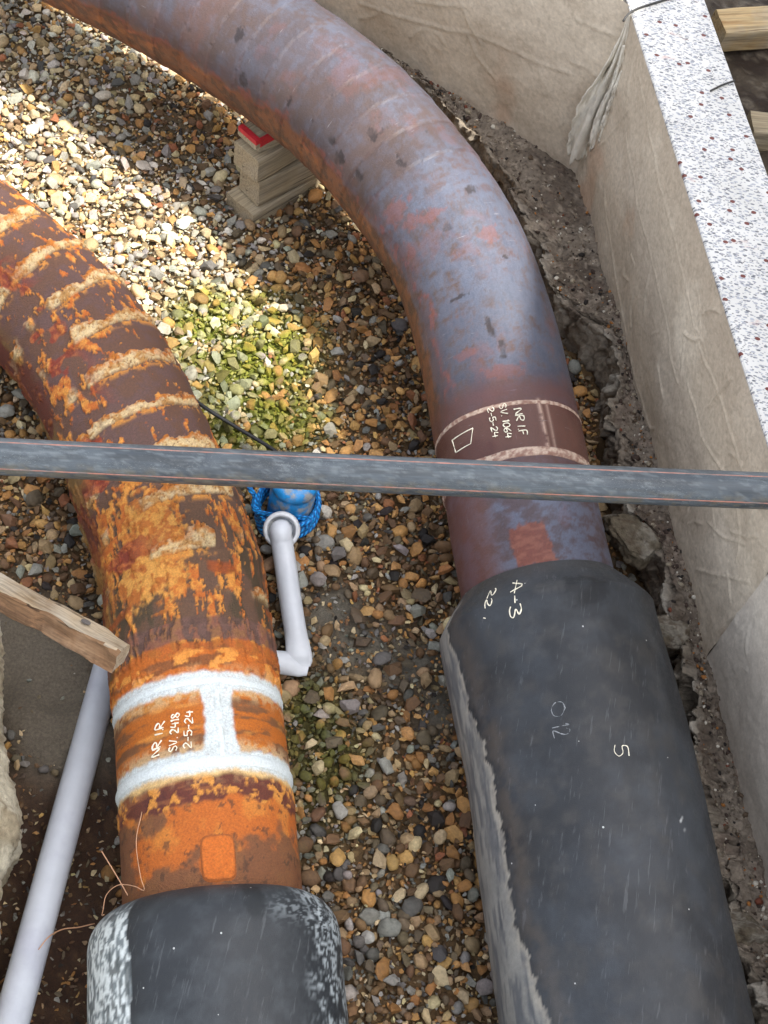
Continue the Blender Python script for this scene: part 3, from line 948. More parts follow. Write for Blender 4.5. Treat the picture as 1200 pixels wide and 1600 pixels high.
# ---- black casing: sleeve with a tapering end
def casing(pipe, s_end, cone, power, colfun, parent, name='casing', seed=0, shoulder=0.0):
    s_c = np.concatenate([np.arange(0.0, s_end - cone, 0.0055), s_end - cone * (1 - np.linspace(0, 1, 42)) , ])
    p = phis(200, 20)
    A, B = np.meshgrid(s_c, p, indexing='ij')
    Bw = np.where(B > pi, B - 2 * pi, B)
    t = np.clip((A - (s_end - cone)) / cone, 0, 1)
    r = R_CA - (R_CA - R_ST - 0.005) * np.where(t > 0, (1 - (1 - t ** power[0]) ** power[1]), 0)
    last = A >= s_end - 1e-6
    d = (fbm(v3(A, Bw * R_CA), 5, 3, seed) - 0.5) * 0.006 + (fbm(v3(A, Bw * R_CA), 40, 3, seed + 1) - 0.5) * 0.0008
    V = pipe.pt(A, B, r + d * (1 - t))
    # turn the lip down on to the steel
    lip = pipe.pt(np.full(len(p), s_end + 0.002), p, np.full(len(p), R_ST - 0.004))
    V = np.concatenate([V, lip[None]], 0)
    c = colfun(A, Bw, t)
    c = np.concatenate([c, c[-1:]], 0)
    return grid_obj(name, V, M['casing'], parent, {'col': c})

bd = [PR.find(x, y, R_CA) for x, y in [(693, 985), (712, 1060), (727, 1120), (757, 1215), (772, 1310), (782, 1400), (800, 1480), (818, 1560), (832, 1600)]]
bd_s, bd_p = np.array([b[0] for b in bd])[::-1], np.array([b[1] for b in bd])[::-1]
spots_r = [PR.find(x, y, R_CA) for x, y in [(915, 925), (1063, 1272), (1041, 1447), (893, 1108)]]
def col_case_r(A, B, t):
    U = B * R_CA
    n1, n2, n3 = fbm(v3(A, U), 6, 4, 201), fbm(v3(A, U), 30, 5, 202, 0.6), fbm(v3(A, U), 160, 3, 203)
    c = mixc(np.broadcast_to(srgb(36, 38, 41), A.shape + (3,)), srgb(47, 50, 54), ss(0.38, 0.65, n1))
    c = mixc(c, srgb(60, 58, 56), ss(0.4, 0.8, n2) * 0.6)
    c = mixc(c, srgb(60, 58, 56), ss(0.3, 1.0, t) * 0.6)
    pb = np.interp(A, bd_s, bd_p) + 0.13 + (fbm(v3(A, U * 0.3), 34, 4, 205, 0.6) - 0.5) * 0.20
    g = ss(0.006, -0.006, B - pb)
    gc = mixc(np.broadcast_to(srgb(140, 137, 130), c.shape), srgb(104, 104, 104), ss(0.45, 0.62, fbm(v3(A * 0.35, U * 2), 40, 4, 207)))
    gc = mixc(gc, srgb(178, 168, 150), np.exp(-((B - pb) / 0.05) ** 2) * 0.6)
    gc = mixc(gc, srgb(70, 73, 78), ss(0.58, 0.70, fbm(v3(A * 0.5, U * 3), 30, 4, 209)) * 0.5)
    c = mixc(c, srgb(82, 74, 66), np.exp(-((B - pb - 0.13) / 0.10) ** 2) * 0.55 * ss(0.35, 0.6, n2 + 0.1))
    c = mixc(c, gc, g * ss(0.9, 0.4, t))
    s0, p0 = spots_r[0]
    d = dome(A, U, s0, p0 * R_CA, 0.040, 0.048, 0.9, 3)
    c = mixc(c, srgb(20, 22, 25), d * 0.9)
    s0, p0 = spots_r[1]
    d = dome(A, U, s0, p0 * R_CA, 0.030, 0.016, 0.2, 5) * ss(0.54, 0.62, n3 * 0.5 + n2 * 0.5)
    c = mixc(c, srgb(190, 192, 190), d)
    c = mixc(c, srgb(68, 73, 79), ss(0.40, 0.85, fbm(v3(A * 1.0, U), 16, 5, 213, 0.62)) * 0.3)
    return c
case_r = casing(PR, sR_case, 0.080, (1.16, 1.0), col_case_r, pipe_r, seed=301)

# ---- left-hand pipe: rusted, coating peeling off in bands
pipe_l = empty('steel_pipe', tuple(float(q) for q in PL.frame(0.7)[0]))
tag(pipe_l, 'rusty orange steel pipe with peeling coating and white weld bands, on the left', 'pipe')
sL_case = PL.find(340, 1382, R_ST)[0]
sL_r2, sL_r1 = PL.find(335, 1186, R_ST)[0], PL.find(335, 1064, R_ST)[0]
sL_a, sL_b, sL_c = PL.find(305, 985, R_ST)[0], PL.find(270, 800, R_ST)[0], PL.find(220, 640, R_ST)[0]
s_arr = np.arange(sL_case - 0.06, PL.s[-1], 0.0030)
ph = phis(270, 24)
Sg, Pg = np.meshgrid(s_arr, ph, indexing='ij')
Pw = np.where(Pg > pi, Pg - 2 * pi, Pg)
Ug = Pw * R_ST
N = v3(Sg, Ug)
n1, n2, n3, n4 = fbm(N, 8, 4, 401), fbm(N, 26, 5, 402, 0.6), fbm(N, 75, 4, 403, 0.6), fbm(N, 190, 3, 404)
O1, O2, BR, MA, CR, OL, PU = (srgb(180, 98, 42), srgb(208, 140, 64), srgb(104, 74, 54), srgb(88, 48, 44), srgb(204, 178, 132), srgb(78, 66, 46), srgb(98, 74, 68))
sh3 = Sg.shape + (3,)
# zone A, next to the casing
cA = mixc(np.broadcast_to(O1, sh3), O2, ss(0.45, 0.7, n2) * 0.45)
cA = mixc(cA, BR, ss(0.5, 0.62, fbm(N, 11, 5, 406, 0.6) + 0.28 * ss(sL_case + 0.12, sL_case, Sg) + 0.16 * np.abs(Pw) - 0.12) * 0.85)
cA = mixc(cA, srgb(78, 56, 44), ss(0.66, 0.72, n3) * 0.7)
wob = (fbm(N * [0.4, 1, 1], 22, 4, 408) - 0.5) * 0.045
band = ss(sL_r2 - 0.078, sL_r2 - 0.070, Sg + wob) * ss(sL_r2 - 0.022, sL_r2 - 0.028, Sg + wob * 0.6)
cA = mixc(cA, mixc(np.broadcast_to(MA, sh3), srgb(124, 76, 52), ss(0.5, 0.62, fbm(N * [3, 0.5, 1], 30, 4, 410))), band * 0.92)
flk = ss(0.62, 0.66, fbm(N, 48, 4, 412)) * band
cA = mixc(cA, O2, flk * 0.9)
cA = mixc(cA, srgb(222, 190, 128), ss(sL_r2 - 0.034, sL_r2 - 0.022, Sg + wob * 0.35) * 0.9)
# zone B between the welds: streaks running round the pipe
st = fbm(N * [2.6, 0.42, 1], 24, 5, 414, 0.62)
cB = mixc(np.broadcast_to(srgb(176, 98, 36), sh3), srgb(118, 78, 50), ss(0.46, 0.6, st))
cB = mixc(cB, srgb(208, 140, 66), ss(0.56, 0.68, fbm(N * [2.2, 0.5, 1], 20, 4, 416)) * 0.7)
cB = mixc(cB, srgb(196, 168, 128), np.clip(np.exp(-((Sg - sL_r1 + 0.02) / 0.016) ** 2) + np.exp(-((Sg - sL_r2 - 0.024) / 0.014) ** 2), 0, 1) * ss(0.35, 0.55, n3) * 0.7)
# zone C and on: coating
cC = mixc(np.broadcast_to(PU, sh3), srgb(100, 72, 58), ss(0.4, 0.6, n2))
cC = mixc(cC, srgb(98, 74, 56), ss(sL_b + 0.25, sL_b - 0.05, Sg) * 0.7)
cC = mixc(cC, srgb(72, 62, 46), ss(0.5, 0.62, fbm(N * [0.5, 1.6, 1], 20, 4, 418)) * ss(sL_b + 0.12, sL_b - 0.1, Sg) * 0.8)
upper = ss(sL_b - 0.02, sL_b + 0.12, Sg)
dens = 0.61 - 0.055 * ss(sL_b + 0.25, sL_b - 0.02, Sg) - 0.07 * ss(sL_r1 + 0.16, sL_r1 + 0.05, Sg) - 0.05 * ss(0.1, -0.7, Pw)
fo = fbm(N * [0.5, 1.8, 1], 38, 5, 420, 0.66) * 0.76 + n1 * 0.24
fo = fo * (1 - upper) + upper * (fbm(N * [0.75, 1.5, 1], 42, 5, 421, 0.6) * 0.80 + n1 * 0.20 - 0.025)
m_or = ss(dens, dens + 0.018, fo)
cC = mixc(cC, mixc(np.broadcast_to(O1, sh3), O2, ss(0.4, 0.65, n3)), m_or * 0.95)
dispL = m_or * (0.0022 + 0.0045 * (n3 - 0.3))
# big torn sheet of ochre on the left shoulder, below the black pipe
sx, px_ = PL.find(245, 850, R_ST)
sheet = dome(Sg, Ug, sx, px_ * R_ST, 0.13, 0.065, 1.1, 77)
sheet2 = dome(Sg, Ug, *[(a, b * R_ST) for a, b in [PL.find(215, 905, R_ST)]][0], 0.06, 0.05, 1.0, 78)
sheet = np.maximum(sheet, sheet2)
cC = mixc(cC, mixc(np.broadcast_to(srgb(202, 144, 70), sh3), srgb(172, 100, 44), ss(0.42, 0.6, n3)), sheet * 0.92)
dispL += sheet * (0.0022 + 0.005 * (fbm(N, 60, 4, 422) - 0.35))
# spiral: cream, cracked adhesive laid bare at every turn of the tape
PITCH_L = 0.116
ph_w = (fbm(N, 9, 3, 424) - 0.5) * 0.022
s_ref = PL.find(230, 640, R_ST)[0]
turn = (Sg - s_ref - 0.14 * Ug + ph_w) / PITCH_L
fr = turn - np.floor(turn)
ti = np.floor(turn).astype(np.int64)
wdth = 0.27 + 0.20 * (_hash(ti, ti * 0, ti * 0, 3) - 0.5) + (fbm(N, 24, 3, 425) - 0.5) * 0.35
m_cr = ss(0.0, 0.035, fr) * ss(wdth + 0.04, wdth, fr + (n3 - 0.5) * 0.16)
gap = ss(0.37, 0.43, fbm(N * [0.3, 1, 1], 10, 3, 427) + 0.06 * upper - 0.16 * ss(0.95, 1.5, np.abs(Pw)))
s_on = sL_b - 0.19
on = ss(s_on, s_on + 0.03, Sg) * ss(0.0, 0.12, Sg - sL_r1 - 0.10)
m_cr = m_cr * gap * on * (0.85 + 0.15 * upper)
cr_c = mixc(np.broadcast_to(CR, sh3), srgb(176, 132, 78), ss(0.42, 0.62, n3))
cr_c = mixc(cr_c, srgb(178, 108, 46), ss(0.55, 0.7, fr / np.maximum(wdth, 0.05) * 0.6 + n2 * 0.35))
crk = np.abs(fbm(N * [1.3, 1, 1], 85, 3, 428) - 0.5)
cr_c = mixc(cr_c, srgb(112, 66, 34), ss(0.035, 0.008, crk) * 0.8)
cr_c = mixc(cr_c, srgb(206, 184, 146), ss(0.56, 0.64, fbm(N, 120, 2, 438)) * 0.5)
fringe = ss(-0.12, 0.0, fr - 1 + 0.06 * n2) * gap * on
cC = mixc(cC, O2, fringe * ss(0.45, 0.55, n3) * 0.8)
cC = mixc(cC, cr_c, np.clip(m_cr, 0, 1))
dispL += np.clip(m_cr, 0, 1) * (0.0045 + 0.011 * (fbm(N, 80, 4, 429) - 0.4) - 0.003 * ss(0.035, 0.0, crk)) - 0.0012 * ss(0.4, 1, fr) * upper
dispL += 0.0035 * on * ss(0.55, 0.98, fr) * ss(1.0, 0.985, fr)
# maroon torn tape scraps and the left flank
torn = ss(0.60, 0.63, fbm(N * [1, 0.7, 1], 13, 4, 431)) * ss(sL_a + 0.02, sL_a + 0.1, Sg)
cC = mixc(cC, mixc(np.broadcast_to(srgb(132, 56, 40), sh3), srgb(168, 92, 52), ss(0.5, 0.65, n3)), torn * ss(-0.1, -0.6, Pw) * 0.85)
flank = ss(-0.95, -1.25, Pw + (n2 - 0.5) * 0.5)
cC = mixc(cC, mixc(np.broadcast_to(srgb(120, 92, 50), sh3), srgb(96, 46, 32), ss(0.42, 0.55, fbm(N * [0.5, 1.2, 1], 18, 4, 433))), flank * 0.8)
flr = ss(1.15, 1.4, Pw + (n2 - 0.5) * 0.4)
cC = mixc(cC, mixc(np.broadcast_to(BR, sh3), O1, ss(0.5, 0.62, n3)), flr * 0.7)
# ring-shaped stripes of coating close to the welds
for (x, y, hw, cc, sd) in [(305, 985, 0.022, srgb(108, 80, 72), 1), (300, 930, 0.006, srgb(150, 80, 40), 2), (312, 1020, 0.026, srgb(172, 92, 40), 3), (290, 880, 0.009, srgb(150, 76, 38), 4)]:
    s0 = PL.find(x, y, R_ST)[0]
    wv_ = (fbm(N * [0.3, 1, 1], 16, 4, 440 + sd) - 0.5) * 0.03
    mm = ss(hw + 0.005, hw - 0.002, np.abs(Sg - s0 + wv_)) * (0.9 if sd in (1, 3) else ss(0.50, 0.56, fbm(N * [0.4, 1, 1], 12, 3, 460 + sd)))
    cC = mixc(cC, mixc(np.broadcast_to(cc, sh3), cc * 0.7, ss(0.45, 0.65, n3)), mm * 0.85)
    dispL += 0.0012 * mm
mB = ss(sL_r2 - 0.004, sL_r2 + 0.004, Sg)
mC = ss(sL_r1 - 0.004, sL_r1 + 0.004, Sg)
c1z = mixc(np.broadcast_to(srgb(184, 100, 40), sh3), srgb(132, 80, 46), ss(0.48, 0.62, fbm(N * [2, 0.6, 1], 24, 4, 450)))
c1z = mixc(c1z, srgb(218, 146, 68), ss(0.56, 0.62, fbm(N * [1.6, 0.8, 1], 40, 4, 452)) * 0.9)
near_w = ss(sL_r1 + 0.075, sL_r1 + 0.055, Sg + (n2 - 0.5) * 0.05)
cC = mixc(cC, c1z, near_w)
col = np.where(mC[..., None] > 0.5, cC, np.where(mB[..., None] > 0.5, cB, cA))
dispL = dispL * mC + (1 - mB) * (band * 0.0012 + flk * 0.002)
dispL += (n2 - 0.5) * 0.0012 + (n4 - 0.5) * 0.0006
hw_n = (n3 - 0.5) * 0.010 + (n2 - 0.5) * 0.006
spray = np.maximum(ss(0.0215, 0.0125, np.abs(Sg - sL_r1) + hw_n), ss(0.0245, 0.0145, np.abs(Sg - sL_r2) + hw_n))
pm_, hwp = (PL.find(320, 1120, R_ST)[1] + PL.find(363, 1120, R_ST)[1]) / 2, (PL.find(363, 1120, R_ST)[1] - PL.find(320, 1120, R_ST)[1]) / 2
btw = ss(sL_r2 - 0.005, sL_r2, Sg) * ss(sL_r1 + 0.005, sL_r1, Sg)
flr_ = 0.012 * (np.exp(-((Sg - sL_r1) / 0.022) ** 2) + 1.4 * np.exp(-((Sg - sL_r2) / 0.03) ** 2))
spray = np.maximum(spray, ss(0.004, -0.004, np.abs(Pw - pm_) * R_ST - hwp * R_ST - flr_ + hw_n * 0.7) * btw)
wht = mixc(np.broadcast_to(srgb(204, 212, 212), sh3), srgb(194, 200, 198), ss(0.5, 0.7, n3))
col = mixc(col, wht, spray * (0.96 - 0.12 * ss(0.6, 0.75, n4)))
halo = np.maximum(ss(0.045, 0.018, np.abs(Sg - sL_r1)), ss(0.05, 0.02, np.abs(Sg - sL_r2))) * (1 - spray)
col = mixc(col, srgb(196, 158, 112), halo * ss(0.4, 0.65, n3) * 0.5)
dispL *= 1 - np.clip(np.exp(-((Sg - sL_r1) / 0.022) ** 4) + np.exp(-((Sg - sL_r2) / 0.026) ** 4), 0, 1)
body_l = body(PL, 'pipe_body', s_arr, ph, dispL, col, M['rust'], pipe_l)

def bead_l(A, B, x):
    n = fbm(v3(A, B * R_ST), 130, 4, 19)
    c = mixc(np.broadcast_to(srgb(202, 210, 210), A.shape + (3,)), srgb(212, 217, 216), n)
    e = ss(0.62, 0.95, np.abs(x) + (n - 0.5) * 0.5)
    return c
ring(PL, 'weld_ring', sL_r1, 0.0085, 0.0042, bead_l, pipe_l, seed=13)
ring(PL, 'weld_ring', sL_r2, 0.0115, 0.0062, bead_l, pipe_l, seed=14)
# painted seam strip that joins the two rings
pa, pb_ = PL.find(320, 1120, R_ST)[1], PL.find(363, 1120, R_ST)[1]
s_ = np.linspace(sL_r2 + 0.006, sL_r1 - 0.006, 60)
p_ = np.linspace(-1, 1, 17)
A, B = np.meshgrid(s_, p_, indexing='ij')
n = fbm(v3(A, B * 0.01), 140, 4, 21)
c = mixc(np.broadcast_to(srgb(206, 213, 213), A.shape + (3,)), srgb(190, 195, 192), ss(0.5, 0.7, n))
d = -0.0012 + 0.0036 * np.clip(1 - B ** 2, 0, 1) ** 0.7 * (0.85 + 0.3 * n)
grid_obj('weld_seam', PL.pt(A, (pa + pb_) / 2 + B * 0.0075 / R_ST, R_ST + d), M['bead'], pipe_l, {'col': c})
# raised rectangular patch near the casing
s0, p0 = PL.find(341, 1338, R_ST)
a = np.linspace(-1, 1, 40); b = np.linspace(-1, 1, 30)
A, B = np.meshgrid(a, b, indexing='ij')
sup = (np.abs(A) ** 5 + np.abs(B) ** 5) ** 0.2
k_ = np.where(sup > 0, np.maximum(np.abs(A), np.abs(B)) / np.maximum(sup, 1e-6), 1)
As, Bs = A * k_, B * k_
hh = -0.001 + 0.003 * ss(1.0, 0.86, sup * k_) + 0.0012 * np.exp(-((sup * k_ - 0.86) / 0.06) ** 2)
n = fbm(v3(A, B), 6, 4, 23)
c = mixc(np.broadcast_to(srgb(204, 112, 46), A.shape + (3,)), srgb(178, 92, 38), n)
c = mixc(c, srgb(140, 84, 48), np.exp(-((sup * k_ - 0.93) / 0.06) ** 2) * 0.8)
grid_obj('raised_patch', PL.pt(s0 + As * 0.040, p0 + Bs * 0.031 / R_ST, R_ST + hh + 0.0005), M['rust'], pipe_l, {'col': c})

bl_ = [PL.find(x, y, R_CA) for x, y in [(193, 1420), (203, 1480), (208, 1540), (205, 1598)]]
bl_s, bl_p = np.array([q[0] for q in bl_])[::-1], np.array([q[1] for q in bl_])[::-1]
sp_l = PL.find(395, 1412, R_CA - 0.02)
def col_case_l(A, B, t):
    U = B * R_CA
    n1, n2, n3 = fbm(v3(A, U), 6, 4, 221), fbm(v3(A, U), 30, 5, 222, 0.6), fbm(v3(A * 0.45, U), 210, 3, 223)
    c = mixc(np.broadcast_to(srgb(40, 43, 46), A.shape + (3,)), srgb(52, 56, 59), ss(0.38, 0.65, n1))
    c = mixc(c, srgb(68, 72, 75), ss(0.40, 0.8, n2) * 0.4)
    pb = np.interp(A, bl_s, bl_p) + (n2 - 0.5) * 0.05
    g = ss(0.008, -0.008, B - pb)
    lime = mixc(np.broadcast_to(srgb(118, 126, 128), c.shape), srgb(206, 212, 210), ss(0.44, 0.54, n3 + 0.03))
    lime = mixc(lime, srgb(64, 70, 72), ss(0.60, 0.66, fbm(v3(A * 0.35, U), 150, 2, 227)) * 0.8)
    c = mixc(c, lime, g * ss(1.1, 0.35, t))
    rr = np.clip(ss(0.62, 0.9, B) * ss(0.45, 0.62, n2 + 0.1) * 0.85 + np.exp(-((t - 0.45) / 0.25) ** 2) * ss(0.25, 0.6, B) * 0.4, 0, 1)
    c = mixc(c, srgb(168, 176, 178), rr * ss(0.46, 0.56, fbm(v3(A, U), 170, 3, 229)) * 0.85)
    s0, p0 = sp_l
    c = mixc(c, srgb(30, 33, 35), dome(A, U, s0, p0 * R_CA, 0.034, 0.024, 0.5, 8) * 0.85)
    return c
casing(PL, sL_case, 0.085, (2.6, 0.62), col_case_l, pipe_l, seed=321)

# ------------------------------------------------------------------ handwriting on the pipes
GL = {
 'N': ([[(0, 0), (0.02, 1), (0.5, 0.05), (0.52, 1)]], .62), 'R': ([[(0, 0), (0.03, 1), (0.35, 1), (0.48, 0.8), (0.36, 0.55), (0.05, 0.5), (0.5, 0)]], .62),
 'I': ([[(0.08, 0), (0.1, 0.95)]], .3), '.': ([[(0.05, 0.02), (0.1, 0.06)]], .24), 'F': ([[(0, 0), (0.03, 1), (0.45, 1)], [(0.03, 0.52), (0.36, 0.54)]], .55),
 'S': ([[(0.45, 0.85), (0.28, 1), (0.06, 0.88), (0.08, 0.64), (0.4, 0.42), (0.44, 0.16), (0.22, 0), (0, 0.12)]], .58), 'V': ([[(0, 1), (0.22, 0), (0.5, 1)]], .58),
 '1': ([[(0.04, 0.8), (0.14, 1), (0.13, 0)]], .34), '0': ([[(0.25, 1), (0.05, 0.8), (0.02, 0.3), (0.2, 0), (0.42, 0.2), (0.45, 0.7), (0.25, 1)]], .58),
 '6': ([[(0.4, 1), (0.1, 0.6), (0.02, 0.25), (0.2, 0), (0.42, 0.18), (0.36, 0.45), (0.06, 0.35)]], .56), '4': ([[(0.12, 1), (0.02, 0.42), (0.5, 0.45)], [(0.4, 0.85), (0.38, 0)]], .6),
 '2': ([[(0.02, 0.8), (0.2, 1), (0.42, 0.82), (0.36, 0.52), (0, 0.02), (0.5, 0.04)]], .6), '-': ([[(0.03, 0.45), (0.35, 0.47)]], .46),
 '5': ([[(0.45, 1), (0.08, 0.96), (0.05, 0.58), (0.32, 0.6), (0.46, 0.3), (0.26, 0.02), (0, 0.1)]], .58),
 '8': ([[(0.25, 0.52), (0.06, 0.76), (0.24, 1), (0.42, 0.78), (0.25, 0.52), (0.03, 0.24), (0.24, 0), (0.46, 0.24), (0.25, 0.52)]], .58),
 'A': ([[(0, 0), (0.26, 1), (0.5, 0)], [(-0.1, 0.36), (0.62, 0.4)]], .72), '3': ([[(0.02, 0.9), (0.25, 1), (0.42, 0.8), (0.18, 0.54), (0.46, 0.36), (0.4, 0.1), (0.16, 0), (0, 0.1)]], .58),
 ',': ([[(0.12, 0.1), (0.04, -0.2)]], .3), ' ': ([], .34)}

def strokes_obj(pipe, name, polys, r, wid, mat, parent, label=None, r_fn=None):
    """polys: polylines of (s, phi) written as thin raised lines of paint"""
    Vs, Fs, o_ = [], [], 0
    for pl in polys:
        pl = np.asarray(pl, float)
        q = spline(pl, max(6, 5 * len(pl))) if len(pl) > 2 else np.stack([np.linspace(pl[0][k], pl[1][k], 6) for k in (0, 1)], 1)
        rr = r if r_fn is None else r_fn(q[:, 0])
        P = pipe.pt(q[:, 0], q[:, 1], np.broadcast_to(rr, (len(q),)) + 0.0003)
        ref = pipe.pt(q[0:1, 0], q[0:1, 1], np.array([1.0]))[0] - pipe.frame(q[0:1, 0])[0][0]
        jit = wid * (0.55 + 0.8 * vn(v3(np.arange(len(P)) * 0.45 + 13 * len(Vs), 0, 0), 5))
        V, f = tube_arrays(P, jit, 6, ref / np.linalg.norm(ref))
        Vs.append(V); Fs.append(f + o_); o_ += len(V)
    ob = link(name, raw_mesh(name, np.vstack(Vs), np.vstack(Fs), mat))
    keep(ob, parent)
    if label: ob['label'] = label
    return ob

def write(pipe, text, x0, y0, x1, y1, hgt, r, dirs, mat, parent, wid=0.0012, label=None, r_fn=None, rfind=None):
    """text along the pipe from photograph pixel 0 to pixel 1; dirs=+1 reads away from the camera, -1 towards it"""
    (s0, p0), (s1, p1) = pipe.find(x0, y0, rfind or r), pipe.find(x1, y1, rfind or r)
    adv = sum(GL[c][1] for c in text)
    polys, pen = [], 0.0
    rnd = random.Random(sum(map(ord, text)))
    for ch in text:
        sk = rnd.uniform(-0.06, 0.06)
        for pl in GL[ch][0]:
            q = []
            for (u, v) in pl:
                t = (pen + u + v * sk) / adv
                # strokes rise to the reader's "up": to the left when reading away, to the right when reading towards
                q.append((s0 + (s1 - s0) * t, p0 + (p1 - p0) * t - dirs * (v + sk * u) * hgt / r))
            polys.append(q)
        pen += GL[ch][1]
    return strokes_obj(pipe, 'handwriting', polys, r, wid, mat, parent, label, r_fn)

rb = R_ST + 0.001
write(PR, 'NR I.F', 802, 638, 812, 682, 0.017, rb, -1, M['chalk'], body_r, 0.0012, 'cream handwritten NR I.F on the brown collar')
write(PR, 'SV. 1064', 780, 634, 790, 686, 0.0145, rb, -1, M['chalk'], body_r, 0.0012, 'cream handwritten SV. 1064 on the brown collar')
write(PR, '2-5-24', 762, 640, 770, 684, 0.0135, rb, -1, M['chalk'], body_r, 0.0012, 'cream handwritten 2-5-24 on the brown collar')
rc = [PR.find(x, y, R_ST) for x, y in [(708, 689), (740, 670), (737, 694), (714, 707), (708, 689)]]
strokes_obj(PR, 'drawn_rectangle', [[rc[i], rc[i + 1]] for i in range(4)], rb, 0.0011, M['chalk'], body_r)
rl = R_ST + 0.0006
write(PL, 'NR I.R', 250, 1180, 258, 1128, 0.017, rl, 1, M['chalk'], body_l, 0.0013, 'cream handwritten NR I.R between the white bands')
write(PL, 'SV. 2418', 277, 1176, 281, 1114, 0.0155, rl, 1, M['chalk'], body_l, 0.0013, 'cream handwritten SV. 2418 between the white bands')
write(PL, '2-5-24', 299, 1168, 302, 1108, 0.0145, rl, 1, M['chalk'], body_l, 0.0013, 'cream handwritten 2-5-24 between the white bands')
def case_r_at(s):
    t = np.clip((s - (sR_case - 0.080)) / 0.080, 0, 1)
    return R_CA - (R_CA - R_ST - 0.005) * t ** 1.16 + 0.0018
write(PR, 'A-3', 802, 914, 804, 976, 0.022, 0.205, -1, M['chalk'], case_r, 0.0013, 'cream handwritten A-3 on the black casing end', case_r_at)
write(PR, '22 ,', 767, 926, 769, 976, 0.015, 0.205, -1, M['chalk'], case_r, 0.0012, 'cream handwritten 22 on the black casing end', case_r_at)
write(PR, '0', 862, 1102, 862, 1126, 0.026, R_CA, -1, M['faint'], case_r, 0.0011, 'faint chalk figure on the black casing')
write(PR, '12', 862, 1132, 866, 1154, 0.032, R_CA, -1, M['faint'], case_r, 0.0011, 'faint chalk figure on the black casing')
write(PR, '5', 958, 1164, 960, 1186, 0.028, R_CA, -1, M['chalk'], case_r, 0.0009, 'thin chalk figure on the right of the black casing')
# ------------------------------------------------------------------ soil outside the right-hand wall
a = np.arange(-0.35, 2.6, 0.012)
b = np.concatenate([np.arange(TH - 0.02, 0.85, 0.012)])
A, B = np.meshgrid(a, b, indexing='ij')
V = np.zeros(A.shape + (3,))
V[..., 0] = RW_A[0] + rw_u[0] * A - rw_n[0] * B
V[..., 1] = RW_A[1] + rw_u[1] * A - rw_n[1] * B
V[..., 2] = 0.46 + (fbm(v3(A, B), 5, 4, 501) - 0.5) * 0.06 + (fbm(v3(A, B), 40, 4, 502) - 0.5) * 0.03
n1, n2 = fbm(v3(A, B), 12, 4, 503), fbm(v3(A, B), 90, 3, 504)
c = mixc(np.broadcast_to(srgb(84, 74, 62), V.shape), srgb(60, 50, 42), ss(0.4, 0.6, n1))
c = mixc(c, srgb(120, 110, 96), ss(0.55, 0.7, n2) * 0.7)
tag(grid_obj('upper_soil', V, M['soil'], None, {'col': c}), kind='structure')

# ------------------------------------------------------------------ broken pale concrete on the left
LC_TOP = 0.52
lc_px = [(-120, 905), (-35, 935), (6, 962), (12, 1040), (16, 1110), (14, 1180), (30, 1235), (46, 1290), (40, 1318), (14, 1365), (8, 1420), (12, 1460), (2, 1520), (-8, 1600), (-10, 1720), (0, 1900)]
EL = spline(np.array([at(x, y, 0.22) for x, y in lc_px])[:, :2], 420) - np.array([0.014, 0])
pr_ = np.linspace(0, 1, 70)
LV2 = np.zeros((len(EL), len(pr_), 3))
for j, q in enumerate(pr_):
    if q < 0.6:
        h = q / 0.6
        LV2[:, j, 0] = EL[:, 0] - 0.06 * np.clip((0.45 - h) / 0.45, 0, 1) - 0.10 * np.clip((h - 0.45) / 0.55, 0, 1) ** 1.3
        LV2[:, j, 1] = EL[:, 1]
        LV2[:, j, 2] = -0.05 + (LC_TOP + 0.05) * h
    else:
        h = (q - 0.6) / 0.4
        LV2[:, j, 0] = EL[:, 0] - 0.10 - 1.0 * h ** 2
        LV2[:, j, 1] = EL[:, 1]
        LV2[:, j, 2] = LC_TOP
PB = LV2.copy()
m = ss(1.0, 0.55, np.broadcast_to(pr_[None], PB.shape[:2]))
LV2[..., 0] += ((fbm(PB, 9, 4, 511) - 0.5) * 0.03 + (np.abs(fbm(PB, 22, 4, 512) - 0.5) - 0.12) * 0.04 + (fbm(PB, 90, 3, 513) - 0.5) * 0.010) * m
LV2[..., 2] += (fbm(PB, 25, 4, 514) - 0.5) * 0.02 * ss(0.5, 0.62, np.broadcast_to(pr_[None], PB.shape[:2])) * m
n1, n2 = fbm(LV2, 18, 4, 515), fbm(LV2, 90, 3, 516)
c = mixc(np.broadcast_to(srgb(196, 188, 166), LV2.shape), srgb(160, 148, 124), ss(0.45, 0.65, n1))
c = mixc(c, srgb(112, 98, 78), ss(0.58, 0.72, n2) * 0.6)
wall_l = grid_obj('broken_concrete_edge', LV2, M['rough_conc'], None, {'col': c})
tag(wall_l, 'rough pale broken concrete edge at the far left of the pit', 'concrete')

